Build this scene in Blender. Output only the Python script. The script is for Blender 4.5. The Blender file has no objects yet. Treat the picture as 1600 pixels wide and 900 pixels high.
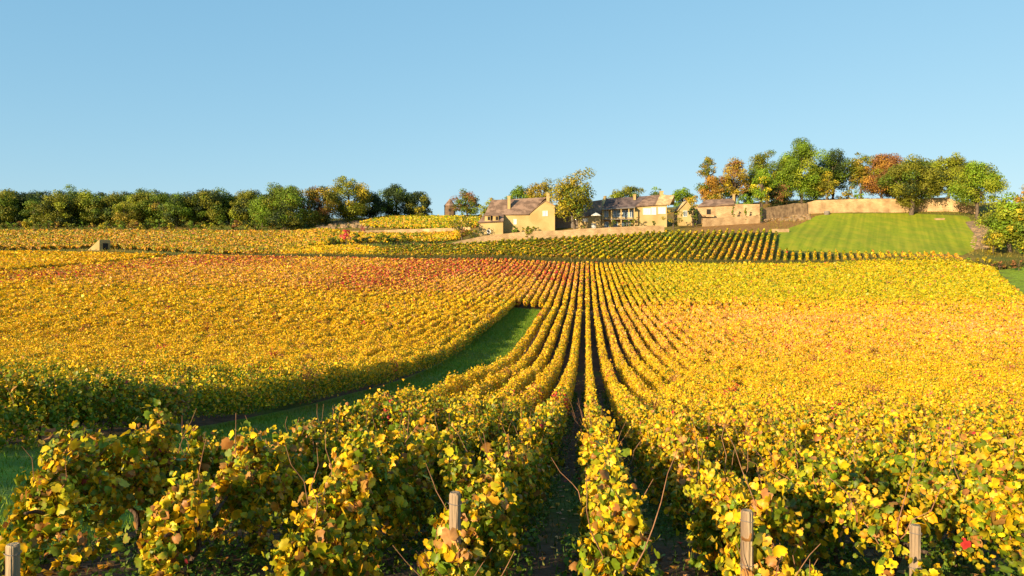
import bpy, math, random
import numpy as np
from mathutils import Vector

rng = np.random.default_rng(7)
random.seed(7)
SC = bpy.context.scene
COL = SC.collection
R = math.radians

# ------------------------------------------------------------------ camera
F, CX, HY = 1155.0, 800.0, 430.0          # focal length, centre and horizon in photograph pixels
cam = bpy.data.cameras.new('camera')
cam.sensor_width = 36.0
cam.lens = 36.0 * F / 1600.0
cam.shift_y = -(450.0 - HY) / 1600.0
cam.clip_start, cam.clip_end = 0.1, 6000.0
cam_o = bpy.data.objects.new('camera', cam)
cam_o.rotation_euler = (R(90), 0, 0)
COL.objects.link(cam_o)
SC.camera = cam_o

# ------------------------------------------------------------------ light
SKY_GAIN = (1.08, 1.86, 2.57)
SUN_EL, SUN_SIDE = R(15.0), R(40.0)        # height; angle from straight behind the camera towards its left
to_sun = Vector((-math.sin(SUN_SIDE) * math.cos(SUN_EL), -math.cos(SUN_SIDE) * math.cos(SUN_EL), math.sin(SUN_EL)))
w = bpy.data.worlds.new('World')
SC.world = w
w.use_nodes = True
nt = w.node_tree
nt.nodes.clear()
sky = nt.nodes.new('ShaderNodeTexSky')
sky.sky_type = 'NISHITA'
sky.sun_disc = False
sky.sun_elevation = SUN_EL
sky.sun_rotation = math.atan2(to_sun.x, to_sun.y)
sky.altitude = 200.0
sky.air_density = 1.0
sky.dust_density = 0.6
sky.ozone_density = 2.0
bg = nt.nodes.new('ShaderNodeBackground')
bg.inputs['Strength'].default_value = 0.10
wo = nt.nodes.new('ShaderNodeOutputWorld')
# the photograph's paler, more cyan rendering of the clear sky: a soft tone curve per channel
sep_ = nt.nodes.new('ShaderNodeSeparateColor'); com_ = nt.nodes.new('ShaderNodeCombineColor')
nt.links.new(sky.outputs[0], sep_.inputs[0])
for ch, (gam, gain) in enumerate(((0.62, SKY_GAIN[0]), (0.42, SKY_GAIN[1]), (0.30, SKY_GAIN[2]))):
    p_ = nt.nodes.new('ShaderNodeMath'); p_.operation = 'POWER'; p_.inputs[1].default_value = gam
    q_ = nt.nodes.new('ShaderNodeMath'); q_.operation = 'MULTIPLY'; q_.inputs[1].default_value = gain
    nt.links.new(sep_.outputs[ch], p_.inputs[0]); nt.links.new(p_.outputs[0], q_.inputs[0]); nt.links.new(q_.outputs[0], com_.inputs[ch])
nt.links.new(com_.outputs[0], bg.inputs[0])
nt.links.new(bg.outputs[0], wo.inputs[0])

sun = bpy.data.lights.new('sun', 'SUN')
sun.energy = 5.0
sun.angle = R(0.53)
sun.color = (1.0, 0.80, 0.52)
sun_o = bpy.data.objects.new('sun', sun)
sun_o.rotation_euler = to_sun.to_track_quat('Z', 'Y').to_euler()
COL.objects.link(sun_o)

SC.view_settings.view_transform = 'Standard'
SC.view_settings.look = 'None'
SC.view_settings.gamma = 1.0
SC.view_settings.use_curve_mapping = False
SC.view_settings.exposure = 1.05
SC.render.engine = 'CYCLES'
SC.cycles.max_bounces = 5
SC.cycles.diffuse_bounces = 3
SC.cycles.glossy_bounces = 2
SC.cycles.transmission_bounces = 3
SC.cycles.transparent_max_bounces = 4
SC.cycles.caustics_reflective = False
SC.cycles.caustics_refractive = False

# ------------------------------------------------------------------ helpers
def tag(o, label=None, cat=None, group=None, kind=None):
    if label: o['label'] = label
    if cat: o['category'] = cat
    if group: o['group'] = group
    if kind: o['kind'] = kind
    return o

def empty(name, loc, label=None, cat=None, group=None):
    o = bpy.data.objects.new(name, None)
    o.location = loc
    o.empty_display_size = 0.3
    COL.objects.link(o)
    return tag(o, label, cat, group)

def link(name, me, mat=None, parent=None, loc=None):
    o = bpy.data.objects.new(name, me)
    if mat is not None:
        for m in (mat if isinstance(mat, (list, tuple)) else [mat]):
            me.materials.append(m)
    COL.objects.link(o)
    if parent is not None:
        o.parent = parent
        o.location = -Vector(parent.location)      # geometry is given in world metres
    elif loc is not None:
        o.location = loc
    return o

SMOOTH = ('vine_row', 'foliage', 'crown', 'grass', 'weeds', 'leaves', 'vine_foliage', 'grass_verge', 'dry_grass', 'cane')

class Acc:
    """Collects polygons as numpy arrays and writes them as one mesh."""
    def __init__(self):
        self.v, self.loops, self.sizes, self.c, self.n = [], [], [], [], 0
    def add(self, v, faces, col=None):
        v = np.asarray(v, float).reshape(-1, 3)
        for f in faces:
            self.loops.append(np.asarray(f, np.int32) + self.n)
            self.sizes.append(np.array([len(f)], np.int32))
        self.v.append(v)
        self.c.append(np.tile(np.array(col if col is not None else (1, 1, 1)), (len(v), 1)))
        self.n += len(v)
    def add_many(self, V, T, C):
        """V: (N,m,3) vertices of N copies, T: (t,k) faces of the template, C: (N,3) colours."""
        N, m, _ = V.shape
        if N == 0: return
        T = np.asarray(T, np.int32)
        L = (np.arange(N, dtype=np.int32)[:, None, None] * m + T[None]) + self.n
        self.loops.append(L.ravel())
        self.sizes.append(np.full(N * T.shape[0], T.shape[1], np.int32))
        self.v.append(V.reshape(-1, 3))
        self.c.append(C.reshape(-1, 3) if C.ndim == 3 else np.repeat(C, m, axis=0))
        self.n += N * m
    def mesh(self, name, origin=None, smooth=False):
        me = bpy.data.meshes.new(name)
        v = np.concatenate(self.v)
        if origin is not None: v = v - np.array(origin)
        lp = np.concatenate(self.loops).astype(np.int32)
        sz = np.concatenate(self.sizes)
        st = np.concatenate(([0], np.cumsum(sz)[:-1])).astype(np.int32)
        me.vertices.add(len(v)); me.vertices.foreach_set('co', v.astype(np.float32).ravel())
        me.loops.add(len(lp)); me.loops.foreach_set('vertex_index', lp)
        me.polygons.add(len(sz)); me.polygons.foreach_set('loop_start', st)
        smooth = smooth or name in SMOOTH
        me.polygons.foreach_set('use_smooth', np.full(len(sz), smooth))
        c = np.concatenate(self.c)
        a = me.attributes.new('tint', 'FLOAT_COLOR', 'POINT')
        a.data.foreach_set('color', np.concatenate([c, np.ones((len(c), 1))], 1).astype(np.float32).ravel())
        me.update(calc_edges=True)
        me.validate()
        return me

def unit(a):
    return a / np.maximum(np.linalg.norm(a, axis=-1, keepdims=True), 1e-9)

def tube(acc, pts, rad, sides=6, col=None, cap=True):
    pts = [np.asarray(p, float) for p in pts]
    V = []
    for i, p in enumerate(pts):
        a = pts[min(i + 1, len(pts) - 1)] - pts[max(i - 1, 0)]
        a = a / (np.linalg.norm(a) + 1e-9)
        ref = np.array((1.0, 0, 0)) if abs(a[0]) < 0.8 else np.array((0, 1.0, 0))
        u = np.cross(a, ref); u /= np.linalg.norm(u)
        q = np.cross(a, u)
        for k in range(sides):
            t = 2 * math.pi * k / sides
            V.append(p + rad[i] * (math.cos(t) * u + math.sin(t) * q))
    fs = []
    for i in range(len(pts) - 1):
        for k in range(sides):
            a0, a1 = i * sides + k, i * sides + (k + 1) % sides
            fs.append((a0, a1, a1 + sides, a0 + sides))
    if cap:
        fs.append(tuple(range(sides))[::-1])
        fs.append(tuple(range((len(pts) - 1) * sides, len(pts) * sides)))
    acc.add(V, fs, col)

def box(acc, x0, x1, y0, y1, z0, z1, col=None):
    v = [(x, y, z) for z in (z0, z1) for y in (y0, y1) for x in (x0, x1)]
    acc.add(v, [(0, 2, 3, 1), (4, 5, 7, 6), (0, 1, 5, 4), (2, 6, 7, 3), (0, 4, 6, 2), (1, 3, 7, 5)], col)

def prism(acc, poly, depth, col=None):
    """poly: 3D polygon facing the camera; extruded straight back (+y) by depth."""
    p = [np.array(q, float) for q in poly]
    n = len(p)
    v = p + [q + np.array((0, depth, 0)) for q in p]
    fs = [tuple(range(n))[::-1], tuple(range(n, 2 * n))]
    fs += [(i, (i + 1) % n, (i + 1) % n + n, i + n) for i in range(n)]
    acc.add(v, fs, col)

def slab(acc, poly, th, col=None):
    """a flat or nearly flat polygon given a thickness downwards."""
    p = [np.array(q, float) for q in poly]
    n = len(p)
    nn = np.cross(p[1] - p[0], p[-1] - p[0]); nn /= np.linalg.norm(nn)
    if nn[2] < 0: nn = -nn
    v = p + [q - nn * th for q in p]
    fs = [tuple(range(n)), tuple(range(n, 2 * n))[::-1]]
    fs += [(i + n, (i + 1) % n + n, (i + 1) % n, i) for i in range(n)]
    acc.add(v, fs, col)

def P(px, py, d):
    """the world point seen at a photograph pixel at depth d (metres along the view)."""
    return np.array(((px - CX) / F * d, d, (HY - py) / F * d))

def vnoise(x, y, seed=0):
    """smooth value noise in numpy."""
    xi, yi = np.floor(x).astype(np.int64), np.floor(y).astype(np.int64)
    fx, fy = x - xi, y - yi
    fx, fy = fx * fx * (3 - 2 * fx), fy * fy * (3 - 2 * fy)
    def h(a, b):
        n = (a * 374761393 + b * 668265263 + seed * 974634777) & 0x7fffffff
        n = (n ^ (n >> 13)) * 1274126177 & 0x7fffffff
        return ((n ^ (n >> 16)) & 0xffff) / 65535.0
    return (h(xi, yi) * (1 - fx) + h(xi + 1, yi) * fx) * (1 - fy) + (h(xi, yi + 1) * (1 - fx) + h(xi + 1, yi + 1) * fx) * fy

def inside(poly, x, y):
    x, y = np.asarray(x, float), np.asarray(y, float)
    r = np.zeros(x.shape, bool)
    n = len(poly)
    for i in range(n):
        (x0, y0), (x1, y1) = poly[i], poly[(i + 1) % n]
        c = ((y0 > y) != (y1 > y)) & (x < (x1 - x0) * (y - y0) / ((y1 - y0) or 1e-9) + x0)
        r ^= c
    return r

def plan(pts):
    """(pixel x, depth) pairs to plan (x, y)."""
    return [((px - CX) / F * d, d) for px, d in pts]

# ------------------------------------------------------------------ materials
def mat(name):
    m = bpy.data.materials.new(name)
    m.use_nodes = True
    m.node_tree.nodes.clear()
    return m, m.node_tree

def leaf_material(name, trans=0.35, rough=0.55, mottle=False, spec=0.25):
    m, t = mat(name)
    N = t.nodes.new
    a = N('ShaderNodeAttribute'); a.attribute_name = 'tint'
    b = N('ShaderNodeBsdfPrincipled')
    b.inputs['Roughness'].default_value = rough
    b.inputs['Specular IOR Level'].default_value = spec
    tr = N('ShaderNodeBsdfTranslucent')
    mx = N('ShaderNodeMixShader'); mx.inputs[0].default_value = trans
    o = N('ShaderNodeOutputMaterial')
    src = a.outputs['Color']
    if mottle:                                # blotches of dry brown and paler tissue on each leaf
        tc = N('ShaderNodeTexCoord'); nz = N('ShaderNodeTexNoise'); nz.inputs['Scale'].default_value = 22.0; nz.inputs['Detail'].default_value = 4
        t.links.new(tc.outputs['Object'], nz.inputs['Vector'])
        rp = N('ShaderNodeValToRGB'); rp.color_ramp.elements[0].position, rp.color_ramp.elements[1].position = 0.34, 0.62
        rp.color_ramp.elements[0].color, rp.color_ramp.elements[1].color = (0.74, 0.62, 0.5, 1), (1.15, 1.15, 1.0, 1)
        t.links.new(nz.outputs[0], rp.inputs[0])
        mu = N('ShaderNodeMix'); mu.data_type = 'RGBA'; mu.blend_type = 'MULTIPLY'; mu.inputs[0].default_value = 0.8
        t.links.new(src, mu.inputs[6]); t.links.new(rp.outputs[0], mu.inputs[7]); src = mu.outputs[2]
    t.links.new(src, b.inputs['Base Color'])
    t.links.new(src, tr.inputs['Color'])
    t.links.new(b.outputs[0], mx.inputs[1]); t.links.new(tr.outputs[0], mx.inputs[2])
    t.links.new(mx.outputs[0], o.inputs[0])
    return m

def surface_material(name, c1, c2, scale=3.0, detail=6.0, rough=0.9, bump=0.0, c3=None, scale3=0.3, tint=False, stretch=None, bscale=None, stripes=None):
    m, t = mat(name)
    N, L = t.nodes.new, t.links.new
    tc = N('ShaderNodeTexCoord'); mp = N('ShaderNodeMapping')
    if stretch: mp.inputs['Scale'].default_value = stretch
    L(tc.outputs['Object'], mp.inputs[0])
    n = N('ShaderNodeTexNoise'); n.inputs['Scale'].default_value = scale; n.inputs['Detail'].default_value = detail
    n.inputs['Roughness'].default_value = 0.65
    L(mp.outputs[0], n.inputs['Vector'])
    r = N('ShaderNodeValToRGB')
    r.color_ramp.elements[0].position, r.color_ramp.elements[1].position = 0.35, 0.65
    r.color_ramp.elements[0].color, r.color_ramp.elements[1].color = (*c1, 1), (*c2, 1)
    L(n.outputs[0], r.inputs[0])
    out = r.outputs[0]
    if c3:
        n3 = N('ShaderNodeTexNoise'); n3.inputs['Scale'].default_value = scale3; n3.inputs['Detail'].default_value = 4
        L(mp.outputs[0], n3.inputs['Vector'])
        r3 = N('ShaderNodeValToRGB'); r3.color_ramp.elements[0].position, r3.color_ramp.elements[1].position = 0.45, 0.62
        L(n3.outputs[0], r3.inputs[0])
        mx = N('ShaderNodeMix'); mx.data_type = 'RGBA'
        L(r3.outputs[0], mx.inputs[0]); L(out, mx.inputs[6]); mx.inputs[7].default_value = (*c3, 1)
        out = mx.outputs[2]
    if stripes:                               # faint mowing lines along one direction
        m1 = N('ShaderNodeMapping'); m1.inputs['Rotation'].default_value = (0, 0, stripes)
        m2 = N('ShaderNodeMapping'); m2.inputs['Scale'].default_value = (0.8, 0.02, 0.0)
        L(tc.outputs['Object'], m1.inputs[0]); L(m1.outputs[0], m2.inputs[0])
        ns = N('ShaderNodeTexNoise'); ns.inputs['Scale'].default_value = 1.0; ns.inputs['Detail'].default_value = 2
        L(m2.outputs[0], ns.inputs['Vector'])
        rs = N('ShaderNodeValToRGB'); rs.color_ramp.elements[0].position, rs.color_ramp.elements[1].position = 0.38, 0.62
        rs.color_ramp.elements[0].color, rs.color_ramp.elements[1].color = (0.80, 0.86, 0.8, 1), (1.12, 1.08, 1.1, 1)
        L(ns.outputs[0], rs.inputs[0])
        mu = N('ShaderNodeMix'); mu.data_type = 'RGBA'; mu.blend_type = 'MULTIPLY'; mu.inputs[0].default_value = 1.0
        L(out, mu.inputs[6]); L(rs.outputs[0], mu.inputs[7]); out = mu.outputs[2]
    if tint:
        a = N('ShaderNodeAttribute'); a.attribute_name = 'tint'
        mu = N('ShaderNodeMix'); mu.data_type = 'RGBA'; mu.blend_type = 'MULTIPLY'; mu.inputs[0].default_value = 1.0
        L(out, mu.inputs[6]); L(a.outputs['Color'], mu.inputs[7]); out = mu.outputs[2]
    b = N('ShaderNodeBsdfPrincipled'); b.inputs['Roughness'].default_value = rough
    b.inputs['Specular IOR Level'].default_value = 0.2
    L(out, b.inputs['Base Color'])
    if bump:
        nb = N('ShaderNodeTexNoise'); nb.inputs['Scale'].default_value = bscale or scale * 3; nb.inputs['Detail'].default_value = 5
        L(mp.outputs[0], nb.inputs['Vector'])
        bp = N('ShaderNodeBump'); bp.inputs['Strength'].default_value = bump; bp.inputs['Distance'].default_value = 0.1
        L(nb.outputs[0], bp.inputs['Height']); L(bp.outputs[0], b.inputs['Normal'])
    o = N('ShaderNodeOutputMaterial')
    L(b.outputs[0], o.inputs[0])
    return m

def stone_material(name, c1, c2, mortar, bw=0.5, bh=0.22):
    m, t = mat(name)
    N, L = t.nodes.new, t.links.new
    tc = N('ShaderNodeTexCoord'); sep = N('ShaderNodeSeparateXYZ'); com = N('ShaderNodeCombineXYZ')
    L(tc.outputs['Object'], sep.inputs[0])
    ad = N('ShaderNodeMath'); ad.operation = 'ADD'
    L(sep.outputs[0], ad.inputs[0]); L(sep.outputs[1], ad.inputs[1])
    L(ad.outputs[0], com.inputs[0]); L(sep.outputs[2], com.inputs[1])
    br = N('ShaderNodeTexBrick'); br.inputs['Scale'].default_value = 1.0
    br.inputs['Brick Width'].default_value = bw; br.inputs['Row Height'].default_value = bh
    br.inputs['Mortar Size'].default_value = 0.02
    br.inputs['Color1'].default_value = (*c1, 1); br.inputs['Color2'].default_value = (*c2, 1); br.inputs['Mortar'].default_value = (*mortar, 1)
    L(com.outputs[0], br.inputs['Vector'])
    n = N('ShaderNodeTexNoise'); n.inputs['Scale'].default_value = 0.5; n.inputs['Detail'].default_value = 8
    L(tc.outputs['Object'], n.inputs['Vector'])
    r = N('ShaderNodeValToRGB'); r.color_ramp.elements[0].position, r.color_ramp.elements[1].position = 0.3, 0.7
    r.color_ramp.elements[0].color, r.color_ramp.elements[1].color = (0.62, 0.56, 0.5, 1), (1.1, 1.08, 1.0, 1)
    L(n.outputs[0], r.inputs[0])
    mu = N('ShaderNodeMix'); mu.data_type = 'RGBA'; mu.blend_type = 'MULTIPLY'; mu.inputs[0].default_value = 1
    L(br.outputs[0], mu.inputs[6]); L(r.outputs[0], mu.inputs[7])
    b = N('ShaderNodeBsdfPrincipled'); b.inputs['Roughness'].default_value = 0.9; b.inputs['Specular IOR Level'].default_value = 0.15
    L(mu.outputs[2], b.inputs['Base Color'])
    bp = N('ShaderNodeBump'); bp.inputs['Strength'].default_value = 0.5; bp.inputs['Distance'].default_value = 0.05
    L(br.outputs['Fac'], bp.inputs['Height']); bp.invert = True
    L(bp.outputs[0], b.inputs['Normal'])
    o = N('ShaderNodeOutputMaterial'); L(b.outputs[0], o.inputs[0])
    return m

def roof_material(name, c1, c2):
    m = surface_material(name, c1, c2, scale=0.9, detail=10, rough=0.85, bump=0.5, bscale=5.0, c3=tuple(x * 1.5 for x in c2), scale3=0.6)
    return m

M = {}
M['vine'] = leaf_material('vine_leaves', 0.31, rough=0.45, spec=0.28, mottle=True)
M['tree'] = leaf_material('tree_leaves', 0.22, 0.6)
M['grassblade'] = leaf_material('grass_blades', 0.3, 0.6)
M['soil'] = surface_material('vineyard_soil', (0.055, 0.030, 0.016), (0.13, 0.075, 0.04), scale=1.5, detail=10, bump=0.8, bscale=6, tint=True)
M['lawn'] = surface_material('lawn', (0.19, 0.235, 0.006), (0.27, 0.30, 0.008), scale=1.3, detail=12, bump=0.7, bscale=3, c3=(0.30, 0.29, 0.012), scale3=0.3, stretch=(1, 0.5, 1), stripes=R(27))
M['path'] = surface_material('grass_path', (0.08, 0.14, 0.008), (0.16, 0.25, 0.012), scale=1.2, detail=10, bump=0.6, bscale=8, c3=(0.15, 0.17, 0.03), scale3=0.25)
M['bark'] = surface_material('bark', (0.06, 0.045, 0.03), (0.17, 0.12, 0.08), scale=4, bump=0.6, stretch=(1, 1, 0.3))
M['vinebark'] = surface_material('vine_bark', (0.05, 0.03, 0.02), (0.16, 0.10, 0.06), scale=14, bump=0.9, stretch=(1, 1, 0.2))
M['cane'] = surface_material('dry_cane', (0.20, 0.09, 0.045), (0.36, 0.18, 0.09), scale=20)
M['stake'] = surface_material('weathered_wood', (0.30, 0.20, 0.11), (0.50, 0.37, 0.22), scale=9, bump=0.6, bscale=30, stretch=(1, 1, 0.06), c3=(0.2, 0.13, 0.08), scale3=5)
M['wall'] = stone_material('cream_stone', (0.46, 0.32, 0.14), (0.42, 0.28, 0.115), (0.42, 0.3, 0.15), 0.9, 0.35)
M['drystone'] = stone_material('pale_dry_stone', (0.60, 0.42, 0.23), (0.50, 0.335, 0.175), (0.36, 0.25, 0.14), 0.8, 0.3)
M['render'] = surface_material('lime_render', (0.44, 0.31, 0.125), (0.50, 0.36, 0.155), scale=0.6, detail=8, c3=(0.39, 0.26, 0.10), scale3=0.3)
M['roof'] = roof_material('brown_roof_tiles', (0.125, 0.075, 0.05), (0.19, 0.12, 0.08))
M['shaderoof'] = roof_material('tree_shaded_tiles', (0.055, 0.04, 0.04), (0.10, 0.07, 0.06))  # roof tiles darkened to paint in the shadow of a tree
M['paleroof'] = roof_material('pale_stone_tiles', (0.38, 0.26, 0.12), (0.46, 0.32, 0.15))
M['white'] = surface_material('white_paint', (0.66, 0.62, 0.54), (0.72, 0.68, 0.60), scale=2)
M['oldstone'] = stone_material('old_brown_stone', (0.24, 0.16, 0.10), (0.19, 0.125, 0.08), (0.14, 0.095, 0.06), 0.8, 0.3)
M['dark'] = surface_material('dark_opening', (0.02, 0.016, 0.014), (0.035, 0.03, 0.025), scale=2)
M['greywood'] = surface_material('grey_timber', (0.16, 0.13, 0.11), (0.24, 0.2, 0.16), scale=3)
M['rock'] = surface_material('stony_bank', (0.16, 0.10, 0.055), (0.38, 0.25, 0.13), scale=0.9, detail=10, bump=1.0, bscale=3)
m, t = mat('window_glass')
b = t.nodes.new('ShaderNodeBsdfPrincipled'); b.inputs['Base Color'].default_value = (0.10, 0.14, 0.18, 1); b.inputs['Roughness'].default_value = 0.08
o = t.nodes.new('ShaderNodeOutputMaterial'); t.links.new(b.outputs[0], o.inputs[0]); M['glass'] = m

# ------------------------------------------------------------------ terrain
SLOPE = 0.1004                              # rows run off to the right by this much per metre of depth
K_D = [-25, -8, 0, 5.2, 7.2, 12.5, 16.5, 22, 30.4, 40, 48, 58, 70, 82, 93, 104, 115, 135, 154, 160]
K_Z = [1.5, -.4, -1.45, -2.28, -2.62, -3.5, -4.15, -4.8, -5.5, -6.15, -6.4, -6.3, -5.85, -5.4, -4.86, -4.0, -3.0, -1.1, 0.87, 1.6]
def cross(x0):
    a = np.clip((-x0 - 1) / 9.0, 0, 1)
    return 0.62 * a * a * (3 - 2 * a) + 0.030 * np.clip(-x0 - 10, 0, 140)
ctrl = []
for d, z in zip(K_D, K_Z):
    xs = [-160, -120, -90, -60, -35, -20, -10, -4.3, 0, 8, 25, 50, 85, 130]
    for x0 in xs:
        if d < 40 and abs(x0) > 70: continue
        if d > 100 and x0 in (-10, -4.3, 0, -20): 
            if x0 != -4.3: continue
        ctrl.append((x0 + SLOPE * d, d, z + float(cross(np.float64(x0))) * (1 - 0.35 * min(max((d - 110) / 50.0, 0), 1))))
pix = [ # pixel x, pixel y, depth of points on the ground
    (-300, 395, 178), (-300, 358, 255), (0, 394, 174), (0, 375, 210), (0, 357, 252), (150, 392, 176), (150, 375, 208), (150, 357, 252), (300, 400, 170),
    (300, 378, 205), (300, 357, 252), (450, 402, 169), (450, 390, 186), (450, 361, 240), (600, 405, 168), (600, 384, 192),
    (560, 366, 228), (640, 364, 232), (700, 366, 226), (560, 346, 262), (640, 341, 276), (720, 341, 280),
    (720, 384, 193), (800, 378, 196), (900, 373, 199), (1000, 367, 201), (1045, 364, 202),
    (760, 367, 205), (850, 361, 209), (950, 358, 211), (1030, 354, 215), (900, 343, 240), (1000, 340, 245),
    (780, 404, 168), (900, 408, 167), (1060, 411, 165), (1300, 413.5, 163), (1500, 414, 158), (1620, 416, 152),
    (1100, 367, 198), (1205, 366, 195), (1110, 354, 214), (1180, 348, 220), (1230, 340, 228), (1150, 328, 245),
    (1220, 391, 178), (1380, 394, 175), (1500, 397, 170), (1300, 363, 203), (1400, 362, 203), (1500, 365, 196), (1285, 335, 231), (1420, 334, 231), (1510, 339, 221),
    (1560, 402, 172), (1620, 407, 165), (1580, 360, 205), (1700, 365, 200), (1900, 405, 165), (1900, 365, 200),
    (1300, 316, 250), (1420, 315, 250), (1500, 318, 248), (1600, 322, 248), (1800, 330, 248),
]
for px, py, d in pix: ctrl.append(tuple(P(px, py, d)))
for px in (-700, -200, 100, 300, 500, 700, 900, 1100, 1300, 1500, 1800, 2300):
    zt = 24.0 if px < 800 else 28.0
    ctrl.append(((px - CX) / F * 320, 320, zt)); ctrl.append(((px - CX) / F * 420, 420, zt + 1))
ctrl = np.array(ctrl)
SCL = 50.0
def tps(r2):
    return np.where(r2 > 1e-12, 0.5 * r2 * np.log(np.maximum(r2, 1e-12)), 0.0)
A_ = ctrl[:, :2] / SCL
n_ = len(A_)
Kmat = tps(((A_[:, None] - A_[None]) ** 2).sum(-1)) + np.eye(n_) * 2e-4
Pm = np.concatenate([np.ones((n_, 1)), A_], 1)
SYS = np.block([[Kmat, Pm], [Pm.T, np.zeros((3, 3))]])
sol = np.linalg.solve(SYS, np.concatenate([ctrl[:, 2], np.zeros(3)]))
def tps_eval(x, y):
    q = np.stack([x, y], -1) / SCL
    out = np.empty(len(q))
    for i in range(0, len(q), 20000):
        s = q[i:i + 20000]
        out[i:i + 20000] = tps(((s[:, None] - A_[None]) ** 2).sum(-1)) @ sol[:n_] + sol[n_] + s @ sol[n_ + 1:]
    return out
gx = np.concatenate([np.linspace(-2600, -340, 24)[:-1], np.arange(-340, -60, 4.0), np.arange(-60, 60, 1.0), np.arange(60, 340, 4.0), np.linspace(340, 2600, 24)])
gy = np.concatenate([np.linspace(-1500, -30, 16)[:-1], np.arange(-30, 90, 1.0), np.arange(90, 310, 2.0), np.arange(310, 420, 6.0), np.linspace(420, 3200, 24)])
GX, GY = np.meshgrid(gx, gy)
cxx, cyy = np.clip(GX, -300, 300), np.clip(GY, -25, 400)
GZ = tps_eval(cxx.ravel(), cyy.ravel()).reshape(GX.shape)
over = np.maximum(np.abs(GX) - 300, 0) + np.maximum(GY - 400, 0) + np.maximum(-25 - GY, 0) * 0.5
GZ = GZ - 0.02 * over                                             # the far country falls gently away
def zg(x, y):
    x, y = np.asarray(x, float), np.asarray(y, float)
    i = np.clip(np.searchsorted(gx, x) - 1, 0, len(gx) - 2); j = np.clip(np.searchsorted(gy, y) - 1, 0, len(gy) - 2)
    fx = (x - gx[i]) / (gx[i + 1] - gx[i]); fy = (y - gy[j]) / (gy[j + 1] - gy[j])
    return (GZ[j, i] * (1 - fx) + GZ[j, i + 1] * fx) * (1 - fy) + (GZ[j + 1, i] * (1 - fx) + GZ[j + 1, i + 1] * fx) * fy
def zg1(x, y): return float(zg(np.array([x]), np.array([y]))[0])
def G(px, d):
    x = (px - CX) / F * d
    return np.array((x, d, zg1(x, d)))

# blocks in plan
U_POLY = plan([(600, 168), (900, 167), (1300, 163), (1505, 158.5), (1505, 166), (1400, 170), (1219, 175), (1212, 196), (1050, 200.5), (900, 197.5), (800, 194.5), (720, 191), (585, 184), (585, 169)])
D_POLY = plan([(-150, 177), (125, 180), (150, 183), (168, 180), (440, 172), (470, 188), (560, 205), (520, 231), (300, 234), (-150, 235)])
M_POLY = plan([(440, 190), (500, 191), (520, 198), (640, 199), (710, 196), (735, 212), (700, 222), (560, 224), (510, 236), (460, 236)])
T_POLY = plan([(565, 252), (570, 243), (745, 238), (752, 280), (620, 280), (588, 268)])
C_POLY = [(-90.6 + SLOPE * 112, 112), (-90.6 + SLOPE * 160, 160), plan([(-150, 162)])[0], plan([(-150, 112)])[0]]
S_POLY = plan([(440, 171), (600, 169.5), (600, 182), (560, 187), (445, 185)])
LAWN = plan([(1217, 178), (1505, 169), (1527, 182), (1535, 200), (1512, 222), (1420, 231.5), (1300, 232), (1275, 229), (1235, 210), (1216, 198)])
PATH = [(-9.0 + SLOPE * 3, 3), (-4.3 + SLOPE * 3, 3), (-4.3 + SLOPE * 15.5, 15.5), (-5.25 + SLOPE * 17, 17), (-5.25 + SLOPE * 94.5, 94.5), (-9.0 + SLOPE * 94.5, 94.5)]

tint = np.ones((GX.size, 3))
fx_, fy_ = GX.ravel(), GY.ravel()
green = np.array((0.75, 1.9, 0.35)); ochre = np.array((2.6, 2.5, 0.9)); dry = np.array((2.2, 1.9, 1.1))
lower = (fy_ < 161) & (fy_ > 2)
up = ~lower
mix_n = vnoise(fx_ / 14, fy_ / 14, 3)[:, None]
tint[up] = (ochre * mix_n + green * 1.2 * (1 - mix_n))[up]
rowd = fx_ - SLOPE * fy_
pk = (np.exp(-((fy_ - 48) / 1.1) ** 2) * (rowd > -5))[:, None]
tint = tint * (1 - pk) + green * 1.1 * pk
ge = (lower & (vnoise(fx_ / 2.0, fy_ / 5.0, 9) > 0.55) & (fy_ < 34))
tint[ge] = green * 0.9
right_patch = (rowd > 63) & (fy_ > 100) & (fy_ < 156) & (fy_ < 107 + (rowd - 63) * 2.2)
lf = inside(plan([(440, 187), (720, 186), (720, 200), (520, 197)]), fx_, fy_)
tint[lf] = np.array((1.0, 2.3, 0.35))
tint[right_patch] = np.array((2.2, 5.2, 0.40))
fcon = inside(plan([(1060, 198), (1220, 197), (1280, 229), (1260, 233), (1100, 214)]), fx_, fy_)
tint[fcon] = np.array((3.0, 2.6, 1.3))
acc = Acc()
nx, ny = len(gx), len(gy)
idx = np.arange(nx * ny).reshape(ny, nx)
quads = np.stack([idx[:-1, :-1], idx[:-1, 1:], idx[1:, 1:], idx[1:, :-1]], -1).reshape(-1, 4)
acc.v.append(np.stack([fx_, fy_, GZ.ravel()], -1)); acc.c.append(tint); acc.n = nx * ny
acc.loops.append(quads.ravel()); acc.sizes.append(np.full(len(quads), 4))
tag(link('ground', acc.mesh('ground', smooth=True), M['soil']), 'brown vineyard soil and rough grass of the valley and hillside', 'ground', kind='structure')

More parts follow.
